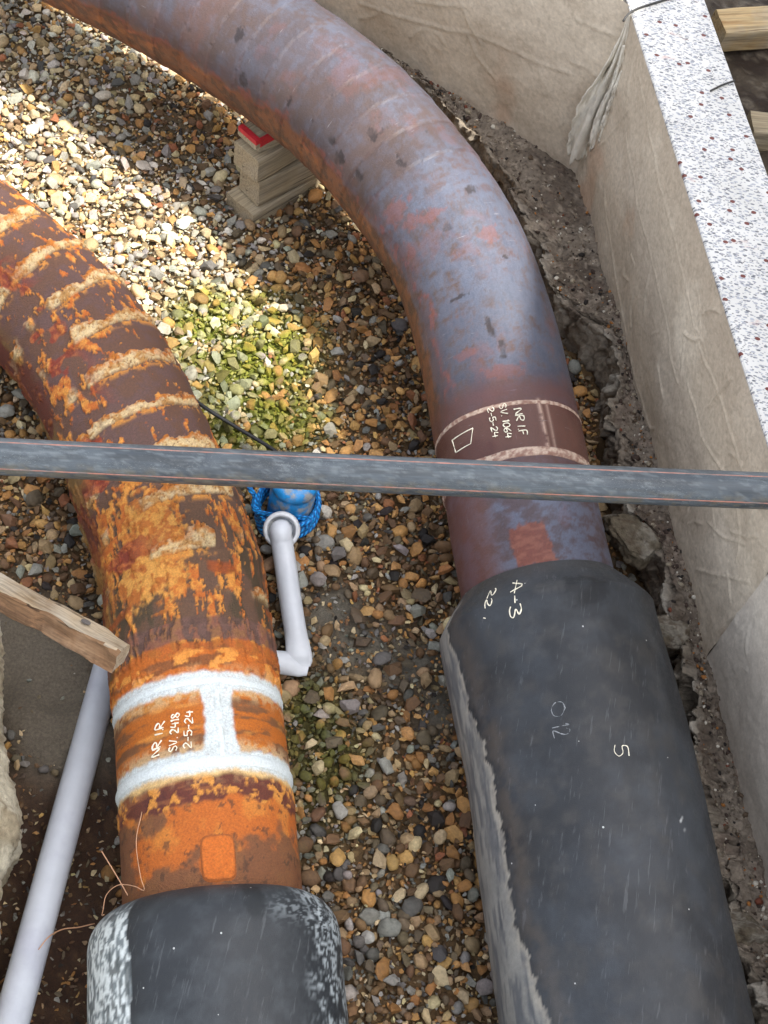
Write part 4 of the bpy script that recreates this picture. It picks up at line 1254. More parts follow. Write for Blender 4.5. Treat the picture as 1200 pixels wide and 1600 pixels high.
# ------------------------------------------------------------------ timber
def beam(name, p0, p1, wdt_, hgt, mat, roll=0.0, rough=0.002, seed=0, step=0.012, parent=None, split=0.0, taper=None):
    """a sawn timber: length along local X; faces carry uneven, chipped edges"""
    p0, p1 = np.asarray(p0, float), np.asarray(p1, float)
    L = np.linalg.norm(p1 - p0)
    n = max(6, int(L / step))
    k_ = 7
    # rounded-rectangle outline
    e = min(0.006, hgt * 0.2)
    yy, zz = wdt_ / 2, hgt / 2
    out = []
    for (cy, cz, a0_) in ((yy - e, zz - e, 0), (-yy + e, zz - e, pi / 2), (-yy + e, -zz + e, pi), (yy - e, -zz + e, 1.5 * pi)):
        for q in (0, pi / 4, pi / 2):
            out.append((cy + e * cos(a0_ + q), cz + e * sin(a0_ + q)))
    full = []
    for (y0, z0), (y1, z1) in zip(out, out[1:] + out[:1]):
        d = math.hypot(y1 - y0, z1 - z0)
        m_ = max(1, int(d / 0.012))
        for t in range(m_): full.append((y0 + (y1 - y0) * t / m_, z0 + (z1 - z0) * t / m_))
    full = np.array(full)
    X = np.linspace(0, L, n)
    V = np.zeros((n, len(full), 3))
    V[..., 0] = X[:, None]
    V[..., 1] = full[None, :, 0]
    V[..., 2] = full[None, :, 1]
    nn = fbm(V * np.array([0.4, 1, 1]) + seed, 45, 4, seed) - 0.5
    sc_ = 1 + nn * rough * 2 / min(yy, zz)
    V[..., 1] *= sc_; V[..., 2] *= sc_
    if split:
        # one flank is split and splintered along the grain
        fl_ = ss(0.2, 0.9, -V[..., 1] / yy)
        g_ = fbm(v3(V[..., 0] * 3, V[..., 2] * 60, seed), 3, 4, seed + 5) - 0.5
        V[..., 1] += fl_ * (g_ * split + (fbm(v3(V[..., 0] * 9, 0 * V[..., 0], seed), 1, 3, seed + 6) - 0.5) * split * 0.6)
    V[0, :, 0] += (fbm(V[0] + seed, 60, 3, seed + 2) - 0.5) * 0.006
    V[-1, :, 0] += (fbm(V[-1] + seed, 60, 3, seed + 3) - 0.5) * 0.006
    nv = len(full)
    vv = V.reshape(-1, 3)
    i, j = np.meshgrid(np.arange(n - 1), np.arange(nv), indexing='ij')
    j2 = (j + 1) % nv
    f = [tuple(q) for q in np.stack([i * nv + j, i * nv + j2, (i + 1) * nv + j2, (i + 1) * nv + j], -1).reshape(-1, 4)]
    f.append(tuple(range(nv - 1, -1, -1)))
    f.append(tuple((n - 1) * nv + q for q in range(nv)))
    me = bpy.data.meshes.new(name)
    me.from_pydata([tuple(q) for q in vv], [], [tuple(int(z) for z in q) for q in f])
    me.materials.append(mat)
    o = link(name, me)
    xa = (p1 - p0) / L
    ya = np.cross([0, 0, 1], xa); ya /= np.linalg.norm(ya)
    za = np.cross(xa, ya)
    ya, za = ya * cos(roll) + za * sin(roll), -ya * sin(roll) + za * cos(roll)
    mw = Matrix(((xa[0], ya[0], za[0], p0[0]), (xa[1], ya[1], za[1], p0[1]), (xa[2], ya[2], za[2], p0[2]), (0, 0, 0, 1)))
    o.matrix_world = mw
    if parent is not None:
        o.parent = parent
        o.matrix_parent_inverse = Matrix.Translation(-Vector(parent.location))
    return o

# stack of blocks that carries the bend
u = unit(np.array([0.60, 0.80])); wv2 = np.array([-u[1], u[0]])
corner = at(394, 360, -0.03)[:2]
c0 = corner + wv2 * 0.05
kk = np.argmin(np.linalg.norm(PR.Q[:, :2] - (c0 + u * 0.22), axis=1))
z_under = PR.Q[kk, 2] - R_ST
base = -0.035
hs = np.array([0.070, 0.088, 0.082, 0.022, 0.032])
hs = hs * (z_under - base + 0.004) / hs.sum()
z = base
LBL = ['bottom grey timber block of the stack under the bluish pipe', 'second timber block from the bottom of the stack under the pipe',
       'thick third timber block of the stack, below the thin wedges', 'thin splintered wood wedge below the red edged piece', 'red edged wood piece on top of the block stack under the pipe']
wd = [0.108, 0.082, 0.094, 0.060, 0.072]
fo_ = [-0.006, 0.024, 0.014, 0.034, 0.016]
so = [0.0, -0.002, 0.005, 0.004, 0.008]
for i in range(5):
    pz = z + hs[i] / 2
    p0 = np.array([*(c0 + u * fo_[i] + wv2 * so[i]), pz])
    p1 = np.array([*(c0 + u * (0.40 + 0.02 * i) + wv2 * (so[i] + (0.012, -0.016, 0.014, -0.020, 0.01)[i])), pz])
    nm = 'timber_block' if i < 3 else 'wood_wedge'
    o = beam(nm, p0, p1, wd[i], hs[i] - (0.006 if i < 3 else 0.0012), M['wood_grey'], 0, 0.0016 if i != 3 else 0.004, 600 + i, 0.012)
    tag(o, LBL[i], 'wood block', 'blocks stacked under the pipe')
    if i == 4:
        # red paint along the edges of the upper face
        L_ = 0.44
        h2, w2 = hs[i] / 2, wd[i] / 2
        bm = bmesh.new()
        def rbox(x0, x1, y0, y1, z0, z1):
            vs = [bm.verts.new((x, y, zq)) for zq in (z0, z1) for y in (y0, y1) for x in (x0, x1)]
            for q in ((0, 1, 3, 2), (4, 6, 7, 5), (0, 4, 5, 1), (2, 3, 7, 6), (0, 2, 6, 4), (1, 5, 7, 3)): bm.faces.new([vs[t] for t in q])
        rbox(-0.0025, 0.013, -w2 - 0.0012, w2 - 0.004, h2 - 0.012, h2 + 0.0018)
        me = bpy.data.meshes.new('painted_edge'); bmesh.ops.recalc_face_normals(bm, faces=bm.faces); bm.to_mesh(me); bm.free()
        me.materials.append(M['red_paint'])
        pe_ = link('painted_edge', me); pe_.parent = o
        bm = bmesh.new()
        rbox(0.013, 0.16, -w2 - 0.0015, -w2 + 0.004, -h2 * 0.6, h2 + 0.0016)
        me = bpy.data.meshes.new('painted_edge'); bmesh.ops.recalc_face_normals(bm, faces=bm.faces); bm.to_mesh(me); bm.free()
        me.materials.append(M['red_paint'])
        pe_ = link('painted_edge', me); pe_.parent = o
    z += hs[i]

# splintered plank poking in from the left
pa_, pb2 = at(-150, 838, 0.560), at(190, 1028, 0.545)
o = beam('wood_plank', pa_, pb2, 0.050, 0.042, M['wood_old'], radians(-34), 0.004, 620, 0.008, split=0.034)
tag(o, 'weathered splintered plank end jutting over the rusty pipe from the left', 'plank')
me = o.data
me.materials.append(M['wood_split'])
for p in me.polygons:
    if p.normal.y < -0.35 and abs(p.normal.x) < 0.8: p.material_index = 1
bm = bmesh.new()
bmesh.ops.create_circle(bm, cap_ends=True, radius=0.0075, segments=14)
for v in bm.verts: v.co.x *= 1.25
me = bpy.data.meshes.new('knot'); bm.to_mesh(me); bm.free()
me.materials.append(mat_plain('knot_wood', (0.10, 0.085, 0.075), 0.85, 0.3, 200))
kn = link('knot', me); kn.parent = o
kn.location = (np.linalg.norm(pb2 - pa_) - 0.085, 0.006, 0.0255)
# pale prop under the plank keeps it on the concrete
o = beam('timber_beam', at(1119, 48, 0.505), at(1420, 30, 0.505), 0.085, 0.07, M['wood_new'], 0.1, 0.002, 630, 0.012)
tag(o, 'yellowish sawn timber on the soil at the top right corner', 'timber')
o = beam('timber_beam', at(1168, 205, 0.49), at(1420, 230, 0.49), 0.075, 0.07, M['wood_grey'], 0.0, 0.002, 633, 0.012)
tag(o, 'grey weathered timber behind the terrazzo wall, below the yellowish one', 'timber')

# ------------------------------------------------------------------ black polyethylene pipe laid across the pit
q0, q1 = at(0, 709, 0.60), at(1200, 763, W_TOP + 0.037)
dd = (q1 - q0)
R_PE = 0.0345
E0_, E1_ = q0 - dd * 0.60, q1 + dd * 0.60
pe = empty('plastic_pipe', tuple(float(x) for x in (q0 + q1) / 2))
tag(pe, 'thin black plastic pipe with red stripes crossing the whole picture above both steel pipes', 'pipe')
ss_ = np.linspace(0, 1, 500)
Pp = E0_ + (E1_ - E0_) * ss_[:, None]
Pp = Pp + np.array([0, 0, -1]) * (0.012 * np.sin(ss_ * pi))[:, None]
T, sd, up = frames(Pp)
al = np.linspace(-pi, pi, 61)
LL = np.linalg.norm(E1_ - E0_)
Ag, Bg = np.meshgrid(ss_ * LL, al, indexing='ij')
V = Pp[:, None] + R_PE * (np.cos(al)[None, :, None] * up[:, None] + np.sin(al)[None, :, None] * sd[:, None])
Uq = Bg * R_PE
n1, n2, n3 = fbm(v3(Ag, Uq), 12, 4, 701), fbm(v3(Ag * 0.5, Uq), 110, 4, 702, 0.65), fbm(v3(Ag * 0.12, Uq), 170, 3, 703)
c = mixc(np.broadcast_to(srgb(66, 72, 77), V.shape), srgb(80, 87, 92), ss(0.35, 0.65, n1))
c = mixc(c, srgb(120, 126, 128), ss(0.54, 0.70, fbm(v3(Ag * 0.25, Uq), 260, 3, 707)) * 0.45)
c = mixc(c, srgb(48, 50, 50), ss(0.5, 0.75, n3) * 0.45)
c = mixc(c, srgb(104, 98, 84), ss(0.5, 1.2, np.abs(Bg) - 0.25 + (n2 - 0.5) * 0.8) * ss(0.45, 0.6, n2) * 0.7)
grid_obj('pipe_body', V, M['hdpe'], pe, {'col': c, 'pc': v3(Ag, Uq)})
# which way does the camera see it: angle of the camera round the pipe axis
mid = Pp[250]
vc = CAM - mid
a_cam = math.atan2(vc @ sd[250], vc @ up[250])
for off_ in (-0.86, 0.72):
    aa = a_cam + off_
    for w_ in ((-1,),):
        b2 = np.linspace(-0.0019, 0.0019, 4) / R_PE + aa
        rad = R_PE + np.array([-0.0002, 0.0005, 0.0005, -0.0002])
        V = Pp[:, None] + rad[None, :, None] * (np.cos(b2)[None, :, None] * up[:, None] + np.sin(b2)[None, :, None] * sd[:, None])
        grid_obj('stripe', V, M['stripe'], pe)

# ------------------------------------------------------------------ sump pump, rope, hose, cable
pc_ = at(450, 812, 0.0)
pump = empty('sump_pump', tuple(float(q) for q in pc_))
tag(pump, 'scuffed blue sump pump standing in the gravel behind the black plastic pipe', 'pump')
def lathe(name, prof, mat, parent, centre, axis=(0, 0, 1), m=40):
    ax = Vector(axis).normalized()
    q = Vector((0, 0, 1)).rotation_difference(ax)
    an = np.linspace(0, 2 * pi, m + 1)
    prof = np.asarray(prof, float)
    V = np.zeros((len(prof), m + 1, 3))
    V[..., 0] = prof[:, :1] * np.cos(an); V[..., 1] = prof[:, :1] * np.sin(an); V[..., 2] = prof[:, 1:2]
    Rm = np.array(q.to_matrix())
    V = V @ Rm.T + np.asarray(centre)
    return grid_obj(name, V, mat, parent, smooth=True)
ax_p = (0.03, 0.02, 1)
lathe('motor_housing', [(0.0, 0), (0.05, 0), (0.052, 0.006), (0.052, 0.13), (0.049, 0.136), (0.049, 0.142), (0.053, 0.147), (0.053, 0.160), (0.046, 0.170), (0.030, 0.174), (0.0, 0.175)], M['pump'], pump, pc_, ax_p)
lathe('cable_gland', [(0, 0), (0.011, 0), (0.011, 0.022), (0.007, 0.028), (0, 0.028)], M['dark'], pump, pc_ + np.array([-0.022, 0.012, 0.173]), (0, 0, 1), 20)
hb = np.array([[-0.035, 0, 0.165], [-0.03, 0, 0.195], [0, 0, 0.207], [0.03, 0, 0.195], [0.035, 0, 0.165]])
tube_obj('handle', spline(hb, 24) + pc_, 0.006, M['pump'], pump, 10, (0, 1, 0))
# discharge elbow with white coupling facing up towards the viewer
cpl = at(440, 828, 0.112)
axc = unit(np.array([0.02, -0.62, 0.78]))
el = spline(np.array([pc_ + [0.0, -0.045, 0.05], pc_ + [-0.008, -0.075, 0.055], cpl - axc * 0.03, cpl - axc * 0.004]), 24)
tube_obj('discharge_elbow', el, 0.023, M['coupling'], pump, 20)
lathe('coupling_ring', [(0.0245, -0.014), (0.036, -0.014), (0.0415, -0.007), (0.0415, 0.005), (0.038, 0.010), (0.0325, 0.010), (0.0310, 0.004), (0.0310, -0.012), (0.0245, -0.014)], M['coupling'], pump, cpl, axc)

rope_pts = []
rr = random.Random(4)
cen = pc_ + np.array([0.004, -0.004, 0])
for i in range(5 * 22):
    t = i / 22
    a = -0.4 + 2 * pi * t
    rad = 0.0600 + 0.0035 * sin(3 * t) + 0.0025 * rr.random() + (0.016 if cos(a - pi) > 0.4 else 0) * (0.4 + 0.5 * (t % 2))
    rope_pts.append(cen + np.array([rad * cos(a), rad * sin(a), 0.030 + 0.0135 * (t % 5) + 0.014 * sin(a + 0.6)]))
rope_pts += [at(404, 800, 0.09), at(398, 775, 0.11), at(390, 762, 0.12), at(386, 735, 0.06), at(380, 705, 0.03)]
Pr = spline(np.array(rope_pts), 620)
Vr, fr_ = tube_arrays(Pr, 0.0062, 10)
sr = np.concatenate([[0], np.cumsum(np.linalg.norm(np.diff(Pr, axis=0), axis=1))])
pcr = np.vstack([v3(np.repeat(sr, 10), np.tile(np.arange(10) / 10 * 0.04, len(sr))), [[0, 0, 0], [sr[-1], 0, 0]]])
rope = link('rope', raw_mesh('rope', Vr, fr_, M['rope'], True, {'pc': pcr}))
tag(rope, 'bright blue braided rope coiled round the sump pump', 'rope')

cable_p = [at(290, 615, 0.05), at(325, 640, 0.06), at(370, 668, 0.045), at(430, 705, 0.05), at(455, 735, 0.09)]
cable_p.append(pc_ + np.array([-0.03, 0.03, 0.215])); cable_p.append(pc_ + np.array([-0.022, 0.012, 0.198]))
tag(tube_obj('power_cable', spline(np.array(cable_p), 90), 0.0048, M['dark'], None, 10), 'thin black cable running from the sump pump towards the rusty pipe', 'cable')

def flat_tube(name, P, wd_, ht, mat, parent, m=28):
    P = np.asarray(P); n = len(P)
    T, sd, up = frames(P)
    an = np.linspace(0, 2 * pi, m + 1)
    wd_, ht = np.broadcast_to(wd_, (n,)), np.broadcast_to(ht, (n,))
    V = P[:, None] + sd[:, None] * (wd_[:, None] * np.cos(an))[..., None] + up[:, None] * (ht[:, None] * np.sin(an))[..., None]
    wr = (fbm(V, 30, 3, 9) - 0.5) * 0.0022
    V = V + up[:, None] * wr[..., None]
    return grid_obj(name, V, mat, parent)
hose = empty('drain_hose', tuple(float(q) for q in at(468, 1034, 0.0)))
tag(hose, 'white hose from the pump, sharply folded before it passes under the rusty pipe', 'hose')
hp = spline(np.array([cpl + axc * -0.01, cpl + axc * 0.012 + [0, -0.004, 0], at(441, 850, 0.105), at(447, 890, 0.085), at(455, 945, 0.062), at(463, 995, 0.048), at(467, 1022, 0.040), at(468, 1042, 0.033)]), 110)
t = np.linspace(0, 1, 110)
wid = 0.0245 + 0.004 * ss(0.75, 0.95, t) - 0.004 * ss(0.96, 1.0, t)
hei = 0.0245 - 0.011 * ss(0.72, 0.93, t) - 0.008 * ss(0.93, 1.0, t)
flat_tube('hose_section', hp, wid, hei, M['hose'], hose)
hp2 = spline(np.array([at(482, 1043, 0.026), at(468, 1040, 0.027), at(445, 1036, 0.030), at(405, 1030, 0.031), at(330, 1010, 0.031), at(250, 985, 0.031)]), 90)
t = np.linspace(0, 1, 90)
flat_tube('hose_section', hp2, 0.0245 - 0.006 * ss(0.06, 0.0, t) + 0.002 * ss(0.3, 0.1, t), 0.024 - 0.014 * ss(0.2, 0.0, t), M['hose'], hose)

cp = spline(np.array([at(205, 905, 0.032), at(186, 980, 0.034), at(160, 1075, 0.045), at(112, 1250, 0.085), at(66, 1420, 0.130), at(20, 1590, 0.175), at(-25, 1760, 0.22)]), 80)
V, f = tube_arrays(cp, 0.0315, 32)
cnd = link('drain_pipe', raw_mesh('drain_pipe', V, f, M['conduit']))
tag(cnd, 'pale grey plastic pipe slanting along the left of the rusty pipe', 'pipe')

# ------------------------------------------------------------------ wires
w1 = [PL.pt(np.array([s]), np.array([p]), np.array([r]))[0] for s, p, r in [(sL_case + 0.015, -1.10, 0.168), (sL_case + 0.05, -1.16, 0.182), (sL_case + 0.10, -1.22, 0.205)]]
w2 = [PL.pt(np.array([s]), np.array([p]), np.array([r]))[0] for s, p, r in [(sL_case + 0.15, -0.80, 0.165), (sL_case + 0.10, -0.88, 0.170), (sL_case + 0.04, -0.86, 0.167), (sL_case + 0.012, -0.80, 0.168), (sL_case + 0.022, -0.90, 0.176),
                                                                            (sL_case + 0.03, -1.05, 0.19), (sL_case + 0.02, -1.2, 0.20), (sL_case - 0.005, -1.22, 0.205), (sL_case - 0.02, -1.12, 0.215), (sL_case - 0.024, -1.02, 0.222)]]
tag(tube_obj('copper_wire', spline(np.array(w1), 20), 0.0010, M['copper'], None, 6, (0, 1, 0.2)), 'straight thin copper wire sticking up left of the rusty pipe', 'wire')
tag(tube_obj('copper_wire', spline(np.array(w2), 80), 0.0008, M['copper'], None, 6, (0.3, 0.2, 1)), 'looped thin copper wire on the rusty pipe just above the black casing', 'wire')
w3 = [at(60, 1484, 0.185), at(76, 1464, 0.185), at(98, 1452, 0.16), at(122, 1449, 0.14), at(148, 1443, 0.13)]
tag(tube_obj('copper_wire', spline(np.array(w3), 24), 0.0011, M['copper'], None, 6, (0, 0.1, 1)), 'short reddish wire between the grey pipe and the lower left casing', 'wire')
zt = W_TOP + 0.003
tag(tube_obj('rebar_wire', spline(np.array([at(974, 33, zt - 0.004), at(982, 22, zt), at(1000, 12, zt), at(1050, -4, zt), at(1090, -22, zt)]), 20), 0.0028, M['iron'], None, 8), 'dark wire lying on the terrazzo at the top corner of the wall', 'wire')
tag(tube_obj('rebar_wire', spline(np.array([at(1110, 142, zt), at(1128, 133, zt), at(1148, 126, zt + 0.004)]), 12), 0.0024, M['iron'], None, 8), 'short dark wire on the right edge of the terrazzo top', 'wire')

# ------------------------------------------------------------------ torn membrane at the wall corner
memb = empty('torn_membrane', (float(RW_A[0]), float(RW_A[1]) - 0.03, 0.25))
tag(memb, 'torn cream membrane hanging in the corner where the two walls meet', 'membrane')
def strip(px, wpx, off, folds, seed):
    Pc = RW_A + (rw_n + bw_n) * off
    dvw = unit(np.array([1.0, -0.12]))
    P = []
    for x, y in px:
        al_, zz_ = to_wall(Pc - dvw, Pc + dvw, x, y)
        q = Pc - dvw + dvw * al_
        P.append([q[0], q[1], zz_])
    n, m_ = 60, 22
    Q = spline(np.array(P), n)
    W = np.interp(np.linspace(0, 1, n), np.linspace(0, 1, len(wpx)), wpx) * 0.00150
    v = np.linspace(-1, 1, m_)
    side = np.array([dvw[0], dvw[1], 0.35]); side = side / np.linalg.norm(side)
    fwd = np.array([-0.3, -0.9, 0.3])
    tq = np.linspace(0, 1, n)
    A, B = np.meshgrid(tq, v, indexing='ij')
    fold = (0.5 * np.sin(B * folds + 2 * A + seed) * 0.022 + (fbm(v3(A * 3, B * 2, seed), 2.5, 4, seed) - 0.5) * 0.034) * ss(0, 0.35, A) 
    edge = 1 + (fbm(v3(A * 9, 0 * A, seed), 2, 3, seed + 4) - 0.5) * 0.35 * ss(0.5, 1, np.abs(B))
    V = Q[:, None] + side * (W[:, None] / 2 * B * edge)[..., None] + fwd * fold[..., None]
    drop = (fbm(v3(B * 5, 0 * B, seed), 1.2, 4, seed + 7) - 0.45) * 0.075 * ss(0.75, 1, A)
    V[..., 2] -= drop
    o = grid_obj('cloth_strip', V, M['cloth'], memb)
    md = o.modifiers.new('thickness', 'SOLIDIFY'); md.thickness = 0.0022
    return o
strip([(984, 20), (974, 62), (958, 105), (940, 145), (926, 185), (912, 220), (903, 248)], [4, 14, 32, 50, 64, 66, 48], 0.016, 6, 1)
strip([(975, 70), (962, 130), (950, 165), (940, 200), (933, 226)], [4, 12, 24, 32, 26], 0.036, 4, 2)
strip([(972, 110), (962, 150), (953, 185), (948, 212)], [4, 12, 20, 20], 0.046, 3, 3)

# ------------------------------------------------------------------ unseen block added off to the right to shade the near half of the pit
sh = np.array([cos(SUN_AZ), sin(SUN_AZ)]); shp = np.array([sh[1], -sh[0]])
anchor = at(430, 690, 0.0)[:2]
c_far = anchor + sh * 6.0
shade_bld = empty('shade_building', (float(c_far[0]), float(c_far[1]), UP_Z - 0.06))
tag(shade_bld, 'unseen rendered block added to cast shade over the near half of the pit', 'shade_building')
HB = 14.0
def obox(name, o0, w_, d_, z0, z1, mat, parent, inset=0.0):
    bm = bmesh.new()
    q = [o0, o0 + shp * w_, o0 + shp * w_ + sh * d_, o0 + sh * d_]
    lo = [bm.verts.new((*p, z0)) for p in q]; hi = [bm.verts.new((*p, z1)) for p in q]
    bm.faces.new(hi); bm.faces.new(lo[::-1])
    for i in range(4): bm.faces.new((lo[i], lo[(i + 1) % 4], hi[(i + 1) % 4], hi[i]))
    return bm_obj(name, bm, mat, parent)
obox('wall', c_far, 4.2, 6.0, 0.35, HB, M['facade'], shade_bld)
obox('parapet', c_far - shp * 0.08 - sh * 0.08, 4.36, 6.16, HB, HB + 0.25, M['facade'], shade_bld)
for fl_i in range(4):
    for wi in range(2):
        o0 = c_far + shp * (0.9 + wi * 2.0) - sh * 0.02
        wn = obox('window', o0, 1.2, 0.06, 1.4 + fl_i * 3.2, 3.0 + fl_i * 3.2, M['glass'], shade_bld)
        obox('sill', o0 - shp * 0.06 - sh * 0.06, 1.32, 0.14, 1.33 + fl_i * 3.2, 1.395 + fl_i * 3.2, M['facade'], wn)

# unseen boarded screen, added to keep the wall and the right pipe in shade
hd0, hd1 = np.array([1.42, 1.5]), np.array([1.42, 4.5])
shade_hoard = empty('shade_hoarding', (float(hd0[0]), float(hd0[1]), UP_Z - 0.06))
tag(shade_hoard, 'tall unseen boarded screen added to shade the terrazzo topped wall and the right pipe', 'shade_screen')
M['ply'] = mat_wood('shade_screen_boards', (0.42, 0.33, 0.22), (0.28, 0.20, 0.12), (0.40, 0.37, 0.32), 0.3)
nb = 12
for i in range(nb):
    a_ = hd0 + (hd1 - hd0) * (i / nb); b_ = hd0 + (hd1 - hd0) * ((i + 1) / nb)
    bm = bmesh.new()
    q = [(a_[0], a_[1] + 0.002), (b_[0], b_[1] - 0.002), (b_[0] + 0.025, b_[1] - 0.002), (a_[0] + 0.025, a_[1] + 0.002)]
    lo = [bm.verts.new((*p, UP_Z - 0.1)) for p in q]; hi = [bm.verts.new((*p, 2.80)) for p in q]
    bm.faces.new(hi); bm.faces.new(lo[::-1])
    for j in range(4): bm.faces.new((lo[j], lo[(j + 1) % 4], hi[(j + 1) % 4], hi[j]))
    bm_obj('board', bm, M['ply'], shade_hoard)
for i in range(4):
    p_ = hd0 + (hd1 - hd0) * (i / 3) + np.array([0.08, 0])
    tube_obj('post', np.array([[p_[0], p_[1], UP_Z - 0.1], [p_[0], p_[1], 1.5], [p_[0], p_[1], 2.76]]), 0.045, M['ply'], shade_hoard, 8, (0, 1, 0))

# ------------------------------------------------------------------ gravel
def ico(sub):
    bm = bmesh.new()
    bmesh.ops.create_icosphere(bm, subdivisions=sub, radius=1.0)
    V = np.array([v.co[:] for v in bm.verts]); F = np.array([[v.index for v in f.verts] for f in bm.faces])
    bm.free()
    return V, F
def rock_shapes(sub, n, seed, angular):
    V0, F0 = ico(sub)
    r = np.random.default_rng(seed)
    out = []
    for i in range(n):
        V = V0.copy()
        for _ in range(int(r.integers(5, 10) * (1.3 if angular else 0.8))):
            d = r.normal(size=3); d /= np.linalg.norm(d)
            h = r.uniform(0.45, 0.8) if angular else r.uniform(0.72, 0.95)
            t = V @ d
            V = V - np.outer(np.clip(t - h, 0, None), d) * 0.95
        V = V * (1 + (fbm(V + i * 7.1, 1.6, 3, seed + i)[:, None] - 0.5) * 0.5)
        V = V * (np.array([1.08, r.uniform(0.55, 0.9), r.uniform(0.30, 0.6)]) if angular else np.array([1.0, r.uniform(0.66, 0.92), r.uniform(0.45, 0.72)]))
        out.append(V)
    return out, F0
def hull_shapes(n, pts, seed):
    """crushed stone: convex hulls of a few scattered points, flat-faced and sharp-edged"""
    r = np.random.default_rng(seed)
    out = []
    for i in range(n):
        d = r.normal(size=(pts, 3)); d /= np.linalg.norm(d, axis=1)[:, None]
        d *= r.uniform(0.72, 1.08, (pts, 1))
        d *= np.array([1.1, r.uniform(0.55, 0.92), r.uniform(0.34, 0.66)])
        bm = bmesh.new()
        for p in d: bm.verts.new(p)
        res = bmesh.ops.convex_hull(bm, input=bm.verts)
        bmesh.ops.delete(bm, geom=[v for v in bm.verts if not v.link_faces], context='VERTS')
        bmesh.ops.triangulate(bm, faces=bm.faces)
        bmesh.ops.recalc_face_normals(bm, faces=bm.faces)
        bm.verts.index_update()
        out.append((np.array([v.co[:] for v in bm.verts]), np.array([[v.index for v in f.verts] for f in bm.faces])))
        bm.free()
    return out
ROUND2, F2 = rock_shapes(3, 16, 31, False)
SHARP2 = hull_shapes(16, 22, 32)
ROUND1, F1 = rock_shapes(2, 20, 33, False)
SHARP1 = hull_shapes(30, 15, 34)

def on_ledge(P2):
    k_ = np.empty(len(P2), int)
    for a_ in range(0, len(P2), 4000):
        k_[a_:a_ + 4000] = np.argmin(((P2[a_:a_ + 4000, None] - E0[None, ::4]) ** 2).sum(2), 1) * 4
    return (((P2 - E0[k_]) * outd[k_]).sum(1) > -0.005) & (np.linalg.norm(P2 - E0[k_], axis=1) < 0.32)

def scatter(rmed, sig, rmin, rmax, tries, dens, seed, spacing=0.82):
    """dart throwing with sizes; dens(px,py) keeps a share of the stones"""
    r = np.random.default_rng(seed)
    P = np.stack([r.uniform(-1.85, 1.05, tries), r.uniform(0.30, 3.75, tries)], 1)
    R = np.clip(rmed * np.exp(r.normal(0, sig, tries)), rmin, rmax)
    X, Y, _k = proj(v3(P[:, 0], P[:, 1], 0 * R))
    ok = (X > -300) & (X < 1330) & (Y > -110) & (Y < 1720) & (r.random(tries) < dens(X, Y))
    P, R = P[ok], R[ok]
    o_ = np.argsort(-np.where(R > rmed * 1.7, R, 0), kind='stable')
    P, R = P[o_], R[o_]
    cell = 2 * rmax
    g = {}
    keep_ = []
    for i in range(len(P)):
        x, y, q = P[i, 0], P[i, 1], R[i]
        cx, cy = int(x // cell), int(y // cell)
        good = True
        for ax in (cx - 1, cx, cx + 1):
            for ay in (cy - 1, cy, cy + 1):
                for (xx, yy, qq) in g.get((ax, ay), ()):
                    if (x - xx) ** 2 + (y - yy) ** 2 < ((q + qq) * spacing) ** 2:
                        good = False; break
                if not good: break
            if not good: break
        if good:
            g.setdefault((cx, cy), []).append((x, y, q))
            keep_.append(i)
    return P[keep_], R[keep_]

def dens_main(X, Y):
    return 1 - np.clip(1.25 * np.maximum(zone(X, Y, Z_MUD), 0.97 * zone(X, Y, Z_EARTH)) + 0.85 * zone(X, Y, Z_SAND), 0, 1)
def dens_fill(X, Y):
    return 1 - np.clip(1.15 * zone(X, Y, Z_MUD) + 0.55 * zone(X, Y, Z_EARTH) + 0.65 * zone(X, Y, Z_SAND), 0, 1)
def dens_grit(X, Y):
    return 1 - np.clip(0.93 * zone(X, Y, Z_MUD) + 0.1 * zone(X, Y, Z_EARTH), 0, 1)
sets = [scatter(0.0074, 0.38, 0.0042, 0.021, 230000, dens_main, 1, 0.60), scatter(0.0055, 0.25, 0.0032, 0.009, 70000, dens_fill, 2, 0.72), scatter(0.0040, 0.28, 0.002, 0.006, 22000, dens_grit, 3, 1.0)]
lay = np.concatenate([np.full(len(p), i) for i, (p, q) in enumerate(sets)])
SP = np.concatenate([p for p, q in sets]); SR = np.concatenate([q for p, q in sets])
ok = ~on_ledge(SP)
SP, SR, lay = SP[ok], SR[ok], lay[ok]
# drop the stones that lie deep under the pipes and inside the blocks
def under(pipe, r, frac):
    d = np.full(len(SP), 9.0)
    Q = pipe.Q[::12]
    for a_ in range(0, len(SP), 4000):
        d[a_:a_ + 4000] = np.sqrt(((SP[a_:a_ + 4000, None] - Q[None, :, :2]) ** 2).sum(2)).min(1)
    return d < r * frac
hid = under(PL, 0.162, 0.25)
rel = SP - c0
bx_ = rel @ u; by_ = rel @ wv2
hid |= (bx_ > -0.008) & (bx_ < 0.5) & (np.abs(by_) < 0.052)
hid |= (np.hypot(SP[:, 0] - pc_[0], SP[:, 1] - pc_[1]) < 0.05)
SP, SR, lay = SP[~hid], SR[~hid], lay[~hid]
X, Y, K = proj(v3(SP[:, 0], SP[:, 1], 0 * SR))
zp, zo, za = zone(X, Y, Z_PALE), zone(X, Y, Z_OCHRE), zone(X, Y, Z_ALGAE)
PAL = {'cream': (190, 172, 136), 'white': (190, 185, 172), 'grey': (140, 138, 131), 'ochre': (176, 138, 86), 'rusty': (140, 92, 64), 'dgrey': (88, 86, 83), 'brown': (106, 82, 58), 'wet': (98, 86, 69),
       'black': (48, 44, 41), 'tan': (152, 130, 98), 'amber': (156, 114, 68)}
names = list(PAL)
